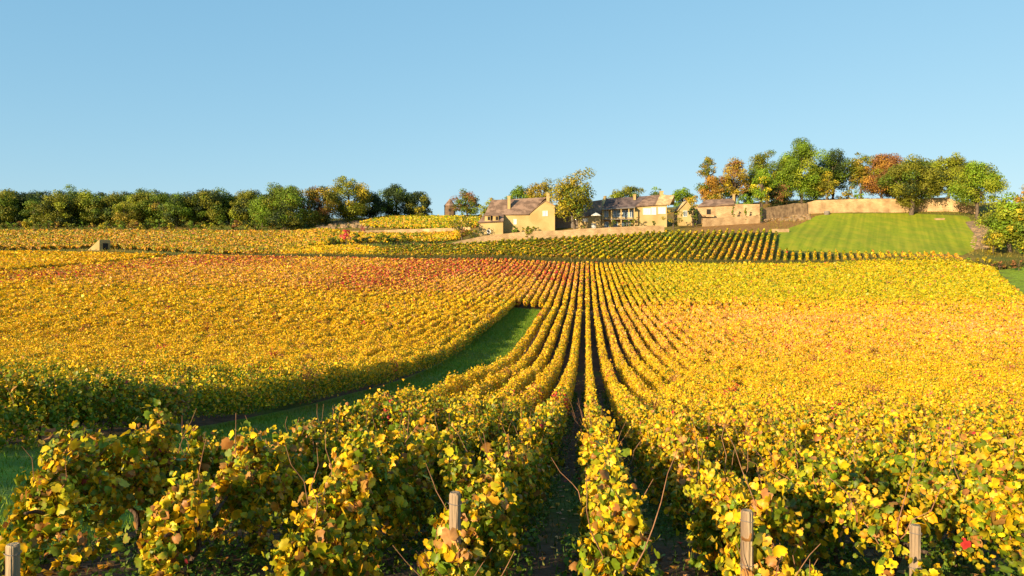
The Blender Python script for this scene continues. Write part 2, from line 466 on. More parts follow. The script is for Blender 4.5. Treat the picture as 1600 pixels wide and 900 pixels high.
def sheet(name, poly, m, lift, step, label, cat):
    xs = [p[0] for p in poly]; ys = [p[1] for p in poly]
    # a grid clipped to the outline by snapping each scanline to it
    acc = Acc()
    y0, y1 = min(ys), max(ys)
    rows_ = int((y1 - y0) / step) + 1
    cols = max(2, int((max(xs) - min(xs)) / step))
    lines = []
    for r in range(rows_ + 1):
        y = y0 + 1e-3 + (y1 - y0 - 2e-3) * r / rows_
        cut = []
        for i in range(len(poly)):
            (ax, ay), (bx, by) = poly[i], poly[(i + 1) % len(poly)]
            if (ay > y) != (by > y): cut.append(ax + (bx - ax) * (y - ay) / (by - ay))
        a, b_ = min(cut), max(cut)
        x = np.linspace(a, b_, cols + 1)
        lines.append(np.stack([x, np.full(cols + 1, y), zg(x, np.full(cols + 1, y)) + lift], -1))
    V = np.concatenate(lines)
    fs = [(r * (cols + 1) + c, r * (cols + 1) + c + 1, (r + 1) * (cols + 1) + c + 1, (r + 1) * (cols + 1) + c) for r in range(rows_) for c in range(cols)]
    acc.add(V, fs)
    return tag(link(name, acc.mesh(name, smooth=True), m), label, cat, kind='structure')
PATH = [(p[0] - 0.75 * (p[0] - SLOPE * p[1] < -6), p[1]) for p in PATH]
sheet('path', PATH, M['path'], 0.02, 0.7, 'green grass path curving between the two lower vine blocks', 'path')
sheet('lawn', LAWN, M['lawn'], 0.05, 1.6, 'bright green mown slope below the long stone wall', 'lawn')

# ------------------------------------------------------------------ leaves
half = [(0.20, -0.13), (0.45, -0.04), (0.47, 0.17), (0.57, 0.40), (0.43, 0.53), (0.35, 0.78), (0.17, 0.80)]
out0 = [(0, 0.08)] + half + [(0, 1.0)] + [(-u, v) for u, v in half[::-1]]
def leaf_template(outline):
    pts = [(0.0, 0.42)] + outline
    t = np.array([(u, v - 0.4, -0.45 * abs(u) - 0.35 * (v - 0.4) ** 2) for u, v in pts])
    n = len(outline)
    return t, np.array([(0, i + 1, (i + 1) % n + 1) for i in range(n)])
LEAF0 = leaf_template(out0)
LEAF1 = leaf_template([(0, 0.05), (0.42, 0.0), (0.55, 0.42), (0.26, 0.78), (0, 1.0), (-0.26, 0.78), (-0.55, 0.42), (-0.42, 0.0)])
LEAF2 = (np.array([(0, -0.45, 0), (0.5, 0.0, -0.18), (0, 0.55, 0), (-0.5, 0.0, -0.18)]), np.array([(0, 1, 2), (0, 2, 3)]))
LEAF3 = (np.array([(-0.42, -0.40, 0), (0.45, -0.36, 0.0), (0.38, 0.45, 0), (-0.46, 0.40, 0)]), np.array([(0, 1, 2, 3)]))
GRASS = (np.array([(-0.08, 0, 0), (0.08, 0, 0), (0.05, 0.55, 0.08), (-0.04, 0.5, 0.08), (0.0, 1.0, 0.28)]), np.array([(0, 1, 2), (0, 2, 3), (3, 2, 4)]))

def put(acc, c, nrm, tip, size, tmpl, col, curl=None):
    if len(c) == 0: return
    T, Fc = tmpl
    nrm = unit(nrm)
    tip = unit(tip - (tip * nrm).sum(-1, keepdims=True) * nrm)
    side = np.cross(tip, nrm)
    w_ = T[None, :, 2] * (curl[:, None] if curl is not None else 1.0)
    V = c[:, None] + size[:, None, None] * (T[None, :, 0, None] * side[:, None] + T[None, :, 1, None] * tip[:, None] + w_[..., None] * nrm[:, None])
    if len(T) > 8:                            # the heart of a turning leaf stays greener, its rim dries brown
        n, m = len(c), len(T)
        rim = np.linspace(0, 1, m)[None, :] * 0 + 1.0
        rim[:, 0] = 0.0
        heart = (rng.random(n) < 0.55) * rng.uniform(0.1, 0.6, n)
        dry = (rng.random(n) < 0.35) * rng.uniform(0.2, 0.8, n)
        G0, B0 = np.array((0.22, 0.27, 0.012)), np.array((0.30, 0.13, 0.04))
        hc = col * (1 - heart[:, None]) + np.minimum(G0, col * 1.3 + 0.05) * heart[:, None]
        rv = dry[:, None] * rng.random((n, m))
        rc = col[:, None] * (1 - rv[..., None]) + B0 * rv[..., None]
        col = np.where(rim[..., None] > 0.5, rc, hc[:, None])
    acc.add_many(V, Fc, col)

# autumn colours (linear albedo)
PAL = np.array([
    (0.88, 0.515, 0.012),   # 0 golden yellow
    (0.82, 0.40, 0.030),   # 1 orange
    (0.50, 0.44, 0.012),   # 2 yellow green
    (0.15, 0.22, 0.012),   # 3 green
    (0.42, 0.19, 0.05),    # 4 rust
    (0.56, 0.045, 0.05),   # 5 red
    (0.80, 0.40, 0.13),    # 6 salmon
])
def pick_colours(wts, n):
    """wts: (n,7) weights; one palette colour per leaf with a little spread."""
    cw = np.cumsum(wts ** 1.25, 1); cw /= cw[:, -1:]
    k = (rng.random((n, 1)) > cw).sum(1)
    c = PAL[np.clip(k, 0, 6)]
    j = rng.normal(1.0, 0.14, (n, 1)) * rng.normal(1.0, 0.05, (n, 3))
    return np.clip(c * j, 0.003, 0.9)

def bump2(x, y, cx, cy, sx, sy): return np.exp(-((x - cx) / sx) ** 2 - ((y - cy) / sy) ** 2)

def lower_weights(x0, d, hrel, vn):
    """colour weights of the lower vineyard: x0 row offset, d depth, hrel height in the canopy, vn per-vine noise 0..1"""
    n = len(d)
    W = np.tile(np.array([0.56, 0.14, 0.20, 0.07, 0.06, 0.010, 0.05]), (n, 1))
    big = vnoise(x0 / 9, d / 11, 1); mid = vnoise(x0 / 3.1, d / 3.6, 2)
    left = x0 < -9
    # nearest rows keep many green leaves, most of all left of the middle
    near = np.clip((26 - d) / 20, 0, 1)
    lf = (x0 < -0.5)
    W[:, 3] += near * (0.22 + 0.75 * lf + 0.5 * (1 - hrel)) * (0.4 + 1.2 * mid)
    W[:, 2] += near * (0.22 + 0.2 * lf)
    W[:, 4] += near * (0.14 + 0.14 * lf); W[:, 0] += near * 0.25 * lf; W[:, 6] *= 1 - 0.4 * near
    # flanks and skirts are greener than the tops
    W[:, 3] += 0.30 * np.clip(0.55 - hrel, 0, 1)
    # block left of the path: green towards the near edge
    ge = np.clip((34 - d + (x0 + 9) * 0.25) / 22, 0, 1) * left
    W[:, 3] += ge * (0.35 + 1.0 * mid); W[:, 2] += ge * 0.4
    W[:, 0] += left * 0.35; W[:, 1] += left * 0.02
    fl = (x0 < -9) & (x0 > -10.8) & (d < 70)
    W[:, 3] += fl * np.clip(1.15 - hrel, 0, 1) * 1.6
    # middle right: salmon
    sal = np.clip(1 - abs(d - 72) / 34, 0, 1) * (x0 > 2)
    W[:, 6] += sal * 0.75 * (0.3 + big); W[:, 1] += sal * 0.25
    # far right: yellow green
    yg = np.clip((d - 95) / 10, 0, 1) * np.clip((x0 - 4) / 10, 0, 1)
    W[:, 2] += yg * 1.6 * (0.4 + big); W[:, 3] += yg * 0.28 * (0.4 + mid); W[:, 6] *= 1 - 0.8 * yg
    # far left of the middle: red and pink
    rd = np.clip((d - 94) / 14, 0, 1) * np.clip((x0 + 92) / 26, 0, 1) * np.clip((2 - x0) / 12, 0, 1)
    pat = np.clip((vnoise(x0 / 16, d / 15, 5) - 0.3) * 2.6, 0, 1)
    W[:, 5] += rd * 1.25 * pat; W[:, 6] += rd * 0.8; W[:, 4] += rd * 0.5 * pat; W[:, 1] += rd * 0.25
    # odd vines of their own colour
    W[:, 5] += (vn > 0.982) * np.where(d < 14, 0.16, 0.8)
    W[:, 4] += (vn < 0.05) * np.where(d < 14, 0.4, 1.0)
    W[:, 3] += ((vn > 0.55) & (vn < 0.62)) * 0.5
    return W

def upper_weights(x, d, hrel, vn):
    n = len(d)
    W = np.tile(np.array([0.20, 0.10, 0.50, 0.60, 0.14, 0.02, 0.05]), (n, 1))
    px = CX + x / d * F
    fr = np.clip((174 - d) / 8, 0, 1)
    W[:, 0] += fr * 0.6; W[:, 1] += fr * 0.35
    o_ = np.clip((px - 1090) / 80, 0, 1) * np.clip((1222 - px) / 20, 0, 1) * np.clip((184 - d) / 6, 0, 1)
    W[:, 1] += o_ * 0.9; W[:, 6] += o_ * 0.3; W[:, 3] *= 1 - 0.6 * o_
    e = np.clip((px - 1440) / 40, 0, 1)
    W[:, 1] += e * 1.4; W[:, 6] += 0.5 * e
    W[:, 4] += 0.4 * vnoise(x / 8, d / 8, 4) * (px < 900)
    return W

def row_leaves(acc, sx, sy, dx, dy, s0, s1, wfun, x0, H=1.12, near_rows=False, wmul=1.0, keep=None, dens=1.0, dull=1.0):
    """one vine row from (sx,sy) along unit (dx,dy), from s0 to s1; a vine every metre."""
    nx_, ny_ = dy, -dx                        # to the right of the row
    nv = max(1, int(round(s1 - s0)))
    vs = s0 + (np.arange(nv) + 0.5) * (s1 - s0) / nv + rng.normal(0, 0.06, nv)
    vig = np.clip(rng.normal(1.0, 0.17, nv), 0.45, 1.35)
    vig[rng.random(nv) < 0.04] *= 0.3         # missing or weak vines
    vnz = rng.random(nv)
    vx, vy = sx + dx * vs, sy + dy * vs
    dist = np.maximum(np.hypot(vx, vy) * 0.5 + vy * 0.5, 3.5)
    vig *= 0.78 + 0.44 * vnoise(vx / 5.0, vy / 5.0, 41)
    # leave out what lies well outside the picture
    vis = (np.abs(vx / np.maximum(vy, 1)) < 0.78) | (vy < 7)
    if keep is not None: vis &= keep(vx, vy)
    size0 = np.maximum(0.047 + 0.011 * np.clip((dist - 7) / 12, 0, 1), 0.00165 * dist)
    area = np.where(dist < 60, 2.3, 2.5) * vig * dens
    cnt = (area / (0.62 * size0 ** 2) * np.where(dist > 60, 1.12, 1.0)).astype(int)
    cnt[dist < 15] = (cnt[dist < 15] * 1.1).astype(int)
    cnt = np.where(vis, cnt, 0)
    if cnt.sum() < 200: return False
    vi = np.repeat(np.arange(nv), cnt)
    n = len(vi)
    s = np.clip(vs[vi] + rng.normal(0, 0.33, n), s0 - 0.12, s1 + 0.12)
    Hn = H * (0.80 + 0.20 * np.clip((dist - 6) / 9, 0, 1)) * np.where(dist < 5.4, 0.93, 1.0)
    Hv = (Hn * (0.84 + 0.16 * vig) + rng.normal(0, 0.08, nv))[vi] + 0.14 * (vnoise(s * 1.7, np.full(n, x0 * 3.3), 8) - 0.5)
    lowb = (0.12 + 0.12 * np.clip((dist[vi] - 5.5) / 6, 0, 1)) + 0.12 * rng.random(nv)[vi]
    h = lowb + (Hv - lowb) * rng.beta(1.35, 1.0, n)
    stray = rng.random(n) < 0.03
    h = np.where(stray, Hv + np.abs(rng.normal(0, 0.10, n)), h)
    hrel = np.clip((h - lowb) / (Hv - lowb), 0, 1.2)
    wid = 0.235 * wmul * (0.75 + 0.25 * vig[vi]) * np.clip(1.05 - 0.55 * np.abs(hrel - 0.5) ** 1.6 * 1.8, 0.35, 1.1)
    q = np.sign(rng.random(n) - 0.5) * rng.random(n) ** 0.55
    off = q * wid + rng.normal(0, 0.03, n)
    # near the camera the leaves hang along separate shoots, which leaves holes and a ragged top
    nr_ = dist[vi] < 15
    if nr_.any():
        NS = 11
        sb = rng.normal(0, 0.30, (nv, NS)); ob = rng.normal(0, 0.05, (nv, NS))
        ss = rng.normal(0, 0.20, (nv, NS)); so = rng.normal(0, 0.105, (nv, NS))
        sh = rng.normal(0.0, 0.16, (nv, NS)) + (rng.random((nv, NS)) < 0.16) * 0.16
        droop = rng.random((nv, NS)) < 0.42
        si = rng.integers(0, NS, n)
        t = rng.beta(1.5, 1.15, n)
        b0, o0 = sb[vi, si], ob[vi, si]
        topz = (Hv - 0.12) * (1 + sh[vi, si] * 0.75)
        zz = 0.42 + (topz - 0.42) * t
        oo = o0 + so[vi, si] * t * wmul
        dr = droop[vi, si]
        zz = np.where(dr, 0.46 + 0.28 * np.sin(t * 2.6) - 0.52 * t * t, zz)
        oo = np.where(dr, o0 + np.sign(so[vi, si]) * (0.05 + 0.17 * t) * wmul, oo)
        jit = 0.055
        s = np.where(nr_, np.clip(vs[vi] + b0 + ss[vi, si] * t + rng.normal(0, jit, n), s0 - 0.15, s1 + 0.1), s)
        off = np.where(nr_, oo + rng.normal(0, jit, n), off)
        h = np.where(nr_, np.maximum((zz + rng.normal(0, jit, n)) * np.clip(0.5 + (s - s0) / 0.9, 0.5, 1), 0.05), h)
        hrel = np.where(nr_, np.clip((h - lowb) / (Hv - lowb), 0, 1.2), hrel)
        q = np.where(nr_, np.clip(off / 0.22, -1, 1), q)
    size = size0[vi] * np.clip(np.exp(rng.normal(-0.04, 0.34, n)), 0.45, 2.1)
    x = sx + dx * s + nx_ * off; y = sy + dy * s + ny_ * off
    z = zg(x, y) + h
    c = np.stack([x, y, z], -1)
    # leaves face outwards and up and hang tip down
    nr = np.stack([nx_ * q * 1.1, ny_ * q * 1.1, 0.15 + 0.45 * np.clip(hrel - 0.35, 0, 1)], -1) + rng.normal(0, 0.68, (n, 3)) + np.array((-0.12, -0.25, 0.0))
    tip = np.stack([nx_ * q * 0.5, ny_ * q * 0.5, np.full(n, -0.8)], -1) + rng.normal(0, 0.5, (n, 3))
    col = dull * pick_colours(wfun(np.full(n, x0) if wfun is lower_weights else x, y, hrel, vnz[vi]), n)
    curl = rng.normal(1.0, 1.7, n)
    dl = dist[vi]
    for lo, hi, T in ((0, 9, LEAF0), (9, 19, LEAF1), (19, 60, LEAF2), (60, 1e9, LEAF3)):
        k = (dl >= lo) & (dl < hi)
        put(acc, c[k], nr[k], tip[k], size[k], T, col[k], curl[k])
    return True

def wiggle(a, b_, n, amp):
    p = np.linspace(0, 1, n)[:, None] * (np.asarray(b_) - np.asarray(a)) + np.asarray(a)
    p[1:-1] += rng.normal(0, amp, (n - 2, 3))
    return p

def vine_trunk(parent, x, y, dx, dy):
    a = Acc()
    z = zg1(x, y)
    base = np.array((x, y, z - 0.05))
    top = np.array((x + rng.normal(0, 0.05), y + rng.normal(0, 0.05), z + 0.42))
    tube(a, wiggle(base, top, 6, 0.018), np.array([0.040, 0.032, 0.028, 0.030, 0.026, 0.034]) * rng.uniform(0.62, 0.9), 8)
    for sg in (-1, 1):
        e = top + np.array((dx * sg * 0.42, dy * sg * 0.42, rng.uniform(0.03, 0.12)))
        tube(a, wiggle(top - np.array((0, 0, 0.03)), e, 5, 0.015), [0.024, 0.019, 0.016, 0.013, 0.009], 6)
    link('trunk', a.mesh('trunk', smooth=True), M['vinebark'], parent)

def canes(parent, sx, sy, dx, dy, s0, s1, per_m, H, low=0.4):
    for _ in range(int((s1 - s0) * per_m)):
        a = Acc()
        s = rng.uniform(s0, s1)
        x, y = sx + dx * s + rng.normal(0, 0.08), sy + dy * s + rng.normal(0, 0.08)
        z = zg1(x, y)
        k = 0.82 + 0.18 * min(max((y - 6) / 9, 0), 1)
        p0 = np.array((x, y, z + low))
        p1 = p0 + np.array((rng.normal(0, 0.20), rng.normal(0, 0.20), rng.uniform(0.35, H * k - 0.32)))
        tube(a, wiggle(p0, p1, 6, 0.018), np.linspace(0.005, 0.002, 6), 4, cap=False)
        link('cane', a.mesh('cane'), M['cane'], parent)

ORD = ['', 'first', 'second', 'third', 'fourth', 'fifth', 'sixth', 'seventh', 'eighth', 'ninth', 'tenth', 'eleventh', 'twelfth', 'thirteenth', 'fourteenth',
       'fifteenth', 'sixteenth', 'seventeenth', 'eighteenth', 'nineteenth', 'twentieth', 'twenty-first', 'twenty-second', 'twenty-third', 'twenty-fourth',
       'twenty-fifth', 'twenty-sixth', 'twenty-seventh', 'twenty-eighth', 'twenty-ninth', 'thirtieth']
LEN = math.hypot(SLOPE, 1.0)
DX, DY = SLOPE / LEN, 1.0 / LEN

def lower_row(x0, d0, d1, label, group, full=False, H=1.12, keep=None, wmul=1.0, k_in=None):
    acc = Acc()
    s0, s1 = d0 * LEN, d1 * LEN
    if not row_leaves(acc, x0, 0.0, DX, DY, s0, s1, lower_weights, x0, H=H, keep=keep, wmul=wmul): return None
    st = Vector((x0 + SLOPE * d0, d0, 0)); st.z = zg1(st.x, st.y)
    if not full:
        o = link('vine_row', acc.mesh('vine_row', origin=st), M['vine'], loc=st)
        return tag(o, label, 'vine row', group)
    root = empty('vine_row', st, label, 'vine row', group)
    if k_in in (-1, 1):                       # the last shoots hang round the foot of the end stake
        n = 95
        a_ = rng.random(n) * 2 * math.pi; r_ = rng.uniform(0.03, 0.17, n)
        ex, ey = x0 + SLOPE * 4.66, 4.66
        hh = 0.03 + 0.55 * rng.beta(1.2, 1.5, n)
        c = np.stack([ex + r_ * np.cos(a_), ey + 0.8 * r_ * np.sin(a_) - 0.02, zg(np.full(n, ex), np.full(n, ey)) + hh], -1)
        nrm = np.stack([np.cos(a_), np.sin(a_) - 0.4, np.full(n, 0.2)], -1) + rng.normal(0, 0.5, (n, 3))
        put(acc, c, nrm, rng.normal(0, 0.5, (n, 3)) + np.array((0, 0, -0.9)), 0.058 * np.exp(rng.normal(0, 0.35, n)), LEAF0,
            pick_colours(np.tile(np.array([0.5, 0.25, 0.12, 0.10, 0.4, 0.0, 0.2]), (n, 1)), n), rng.normal(1.0, 1.7, n))
    link('foliage', acc.mesh('foliage'), M['vine'], root)
    far = min(s1, 17.0)
    s = s0 + 0.5
    while s < far:
        x, y = x0 + DX * s, DY * s
        if abs(x / y) < 0.8: vine_trunk(root, x, y, DX, DY)
        s += 1.0
    canes(root, x0, 0.0, DX, DY, s0, far, 3.0, H + 0.30)
    if k_in in (-1, 1): canes(root, x0, 0.0, DX, DY, s0 - 0.14, s0 + 0.12, 50, H - 0.05, 0.03)
    return root

G_A, G_B, G_L, G_U = ('vine rows of the near block right of the grass path', 'vine rows of the far block below the dark bank',
                      'vine rows of the block left of the grass path', 'vine rows of the upper block below the houses')
X_C = 0.17
START = 4.85
# near block, k rows right of the row that runs straight up the middle
special = {
    0: 'yellow vine row running straight uphill from the bottom centre between two dark corridors',
    -1: 'vine row ending at the taller bare stake, left of the dark middle corridor',
    -2: 'greener vine row second to the left of the dark middle corridor',
    -3: 'ragged vine row third to the left of the dark middle corridor',
    -4: 'ragged vine row ending at the stake in the bottom left corner',
    -5: 'outermost vine row of the near block, along the right edge of the grass path',
    1: 'vine row ending at the cane-wound stake, next right of the straight middle row',
    2: 'second vine row right of the straight middle row, with a red patch',
}
for k in range(-5, 56):
    x0 = X_C + k * 1.0
    d0 = START - (0.55 if k == 0 else 0.0) - (0.10 if k in (-1, 1) else 0) + (11.5 if k == -5 else 0) + rng.normal(0, 0.05)
    if k in special: lab = special[k]
    elif k <= 16: lab = f'golden vine row, {ORD[k]} to the right of the straight middle row in the near block'
    else: lab = 'golden to salmon vine row merging into the solid mass right of the near block'
    H = {0: 1.10, -1: 1.08, -2: 1.08, -3: 1.04, -4: 1.0, -5: 1.12}.get(k, 1.10)
    lower_row(x0, d0, 92.6, lab, G_A, full=k <= 6, H=H, k_in=k, wmul=0.64 if k == 0 else 1.0 + 0.28 * min(max((k - 14) / 12, 0), 1))
# far block
for k in range(-9, 83):
    x0 = X_C + k * 1.0
    d0 = 94.8
    if x0 > 63: d0 = max(d0, 107 + (x0 - 63) * 2.2)
    if d0 > 158: continue
    if k == 0: lab = 'vine row of the far block in line with the straight middle row'
    elif -5 <= k < 0: lab = f'vine row of the far block, {ORD[-k]} to the left of the middle line'
    elif k < -5: lab = f'vine row starting at the top end of the grass path, {ORD[-5 - k]} from its right corner'
    elif k <= 24: lab = f'vine row of the far block, {ORD[k]} to the right of the middle line'
    else: lab = 'yellow green vine row lost in the even mass right of the far block'
    lower_row(x0, d0, 160.0, lab, G_B, wmul=1.0 + 0.35 * min(max((k - 22) / 15, 0), 1))
# block left of the path
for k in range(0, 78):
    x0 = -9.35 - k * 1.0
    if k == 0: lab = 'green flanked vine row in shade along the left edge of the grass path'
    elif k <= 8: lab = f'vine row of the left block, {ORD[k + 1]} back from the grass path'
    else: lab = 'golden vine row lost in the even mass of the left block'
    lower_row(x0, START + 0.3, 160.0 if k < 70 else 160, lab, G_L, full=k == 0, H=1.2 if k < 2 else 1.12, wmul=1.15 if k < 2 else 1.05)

# upper block: rows run up the slope, leaning right
UX, UY = 0.407, 1.0
ul = math.hypot(UX, UY); UX, UY = UX / ul, UY / ul
xs_front = np.arange(96.3, -46, -1.62)
for k, xf in enumerate(xs_front):
    yf = 166.5 - max(0, (xf + 10)) * 0.075
    acc = Acc()
    ok = row_leaves(acc, xf, yf - 1.0, UX, UY, 0.0, 48.0, upper_weights, float(k), H=1.15, wmul=0.95, keep=lambda vx, vy: inside(U_POLY, vx, vy), dens=0.9)
    if not ok: continue
    st = Vector((xf, yf, zg1(xf, yf)))
    if k == 0: lab = 'orange vine row at the right end of the short rows below the lawn'
    elif k <= 26: lab = f'short vine row below the lawn, {ORD[k + 1]} from the orange right end'
    elif k <= 55: lab = f'long leaning vine row of the upper block, {ORD[k - 26]} left of the lawn corner'
    else: lab = 'olive vine row in the dense left part of the upper block'
    tag(link('vine_row', acc.mesh('vine_row', origin=st), M['vine'], loc=st), lab, 'vine row', G_U)

# ------------------------------------------------------------------ vine fields that read as one mass
def field_mass(poly, ang, spacing, weights, label, H=1.05, dens=0.95, dull=1.0):
    acc = Acc()
    c, s_ = math.cos(ang), math.sin(ang)
    xs = np.array([p[0] for p in poly]); ys = np.array([p[1] for p in poly])
    ctr = (xs.mean(), ys.mean()); rad = max(np.ptp(xs), np.ptp(ys))
    def wf(x, d, hrel, vn):
        n = len(d)
        W = np.tile(np.array(weights, float), (n, 1))
        b_ = vnoise(x / 12, d / 9, 11)
        W[:, 2] *= 0.3 + 1.4 * b_; W[:, 1] *= 1.5 - b_
        W[:, 3] += 0.5 * np.clip(b_ - 0.6, 0, 1)
        return W
    k = -rad
    while k < rad:
        bx, by = ctr[0] - s_ * k - c * rad, ctr[1] + c * k - s_ * rad
        row_leaves(acc, bx, by, c, s_, 0, 2 * rad, wf, k, H=H, keep=lambda vx, vy: inside(poly, vx, vy), dens=dens, wmul=1.2, dull=dull)
        k += spacing
    return tag(link('vine_foliage', acc.mesh('vine_foliage'), M['vine']), label, 'vines', kind='stuff')
field_mass(C_POLY, R(84), 1.1, (0.85, 0.25, 0.2, 0.03, 0.04, 0, 0.06), 'even golden vines between the dark bank and the dark row line, far left')
field_mass(D_POLY, R(150), 1.35, (0.20, 0.40, 0.30, 0.42, 0.42, 0.01, 0.1), 'ochre vines on the slope below the left wood', dull=0.80)
field_mass(M_POLY, R(20), 1.35, (0.42, 0.40, 0.4, 0.25, 0.16, 0, 0.1), 'golden vines below the terrace wall, around the red shrub')
field_mass(T_POLY, R(165), 1.35, (0.22, 0.2, 0.6, 0.55, 0.14, 0, 0.05), 'olive vines on the terrace under the small tower')
field_mass(S_POLY, R(25), 1.4, (0.7, 0.2, 0.4, 0.12, 0.08, 0, 0.05), 'yellow vines in a narrow strip above the dark bank')

# ------------------------------------------------------------------ grass, weeds, verges
def blades(acc, x, y, size, cols, lean=0.35):
    n = len(x)
    c = np.stack([x, y, zg(x, y)], -1)
    a = rng.random(n) * 2 * math.pi
    nrm = np.stack([np.cos(a), np.sin(a), rng.normal(0, 0.15, n)], -1)
    tip = np.stack([rng.normal(0, lean, n), rng.normal(0, lean, n), np.ones(n)], -1)
    put(acc, c, nrm, tip, size, GRASS, cols)
def greens(n, base, other, p=0.3):
    k = rng.random((n, 1)) < p
    return np.clip(np.where(k, np.array(other), np.array(base)) * rng.normal(1, 0.2, (n, 1)), 0.003, 0.7)

acc = Acc()                                   # grass of the path
n = 60000
d = 4 + 90 * rng.random(n) ** 1.6
x0 = rng.uniform(-9.5, np.where(d < 16.5, -4.15, -5.1), n)
blades(acc, x0 + SLOPE * d, d, (0.06 + 0.0016 * d) * rng.uniform(0.7, 1.5, n), greens(n, (0.12, 0.22, 0.010), (0.24, 0.28, 0.02), 0.25))
tag(link('grass', acc.mesh('grass'), M['grassblade']), 'short green grass growing on the path', 'grass', kind='stuff')

acc = Acc()                                   # weeds in the corridors
n = 170000
d = 4.2 + 34 * rng.random(n) ** 1.7
k = rng.integers(-5, 14, n)
x0 = X_C + k + rng.uniform(-0.5, 0.5, n)
clump = vnoise(x0 * 2.2, d * 1.3, 21)
ke = (clump > 0.36) & (np.abs((x0 - X_C) % 1.0 - 0.5) > 0.10)
x0, d = x0[ke], d[ke]; n = len(d)
x = x0 + SLOPE * d
c = np.stack([x, d, zg(x, d) + rng.random(n) ** 1.5 * 0.16 * np.clip((clump[ke] - 0.3) * 3, 0.2, 1.2)], -1)
put(acc, c, rng.normal(0, 0.5, (n, 3)) + np.array((0, 0, 0.9)), rng.normal(0, 1, (n, 3)), np.maximum(0.038, 0.0024 * d) * rng.uniform(0.6, 1.5, n), LEAF2, greens(n, (0.075, 0.15, 0.012), (0.17, 0.23, 0.02), 0.3))
n = 12000
d = 4.2 + 20 * rng.random(n) ** 1.4
x0 = X_C + rng.integers(-4, 8, n) + rng.uniform(-0.5, 0.5, n)
blades(acc, x0 + SLOPE * d, d, rng.uniform(0.03, 0.11, n), greens(n, (0.06, 0.12, 0.015), (0.2, 0.2, 0.05), 0.25))
tag(link('weeds', acc.mesh('weeds'), M['grassblade']), 'low green weeds covering the soil between the near rows', 'weeds', kind='stuff')

acc = Acc()                                   # fallen leaves in the corridors
n = 9000
d = 4.5 + 40 * rng.random(n) ** 1.5
x0 = X_C + rng.uniform(-4.5, 14, n)
x = x0 + SLOPE * d
c = np.stack([x, d, zg(x, d) + 0.02], -1)
put(acc, c, rng.normal(0, 0.3, (n, 3)) + np.array((0, 0, 1.0)), rng.normal(0, 1, (n, 3)), np.maximum(0.08, 0.0026 * d) * rng.uniform(0.6, 1.2, n), LEAF2, pick_colours(np.tile(np.array([.2, .2, 0.05, 0, .6, .03, .2]), (n, 1)), n))
tag(link('leaves', acc.mesh('leaves'), M['vine']), 'dry fallen vine leaves lying between the near rows', 'leaves', kind='stuff')

acc = Acc()                                   # the dark bank between lower and upper vines
n = 42000
px = rng.uniform(-60, 1640, n)
base_d = np.interp(px, [-60, 300, 900, 1300, 1640], [173, 167.5, 163.6, 161.5, 157])
d = base_d + rng.uniform(-2.6, 2.4, n)
x = (px - CX) / F * d
hgt = np.interp(px, [-60, 350, 500, 1640], [0.22, 0.5, 0.95, 1.0])
blades(acc, x, d, hgt * rng.uniform(0.6, 1.5, n) * 1.1, greens(n, (0.075, 0.085, 0.013), (0.15, 0.115, 0.03), 0.45) , 0.6)
tag(link('grass_verge', acc.mesh('grass_verge'), M['grassblade']), 'dark rough grass bank running across above the lower vines', 'grass', kind='stuff')

acc = Acc()                                   # rough yellow grass on the upper slopes
n = 60000
px = rng.uniform(-80, 1640, n); d = rng.uniform(170, 300, n)
x = (px - CX) / F * d
ke = ~(inside(U_POLY, x, d) | inside(D_POLY, x, d) | inside(M_POLY, x, d) | inside(T_POLY, x, d) | inside(LAWN, x, d) | inside(S_POLY, x, d))
ke &= ~((px > 700) & (px < 1200) & (d > 196))
x, d = x[ke], d[ke]; n = len(x)
gm = vnoise(x / 10, d / 10, 31)[:, None]
blades(acc, x, d, rng.uniform(0.3, 0.9, n), np.clip(greens(n, (0.30, 0.22, 0.03), (0.13, 0.15, 0.02), 0.4) * (0.6 + 0.8 * gm), 0, 0.7), 0.6)
tag(link('dry_grass', acc.mesh('dry_grass'), M['grassblade']), 'rough yellow and green grass on the upper slopes', 'grass', kind='stuff')

# ------------------------------------------------------------------ trees and shrubs
TG = dict(  # foliage colours (linear albedo)
    dark=(0.040, 0.062, 0.014), green=(0.115, 0.169, 0.012), bright=(0.176, 0.270, 0.013), yellowgreen=(0.270, 0.297, 0.017), olive=(0.196, 0.189, 0.013),
    ochre=(0.365, 0.257, 0.024), orange=(0.40, 0.205, 0.025), rust=(0.25, 0.11, 0.035), yellow=(0.675, 0.513, 0.019), red=(0.75, 0.075, 0.085), pink=(0.45, 0.15, 0.10), gold=(0.486, 0.365, 0.019))

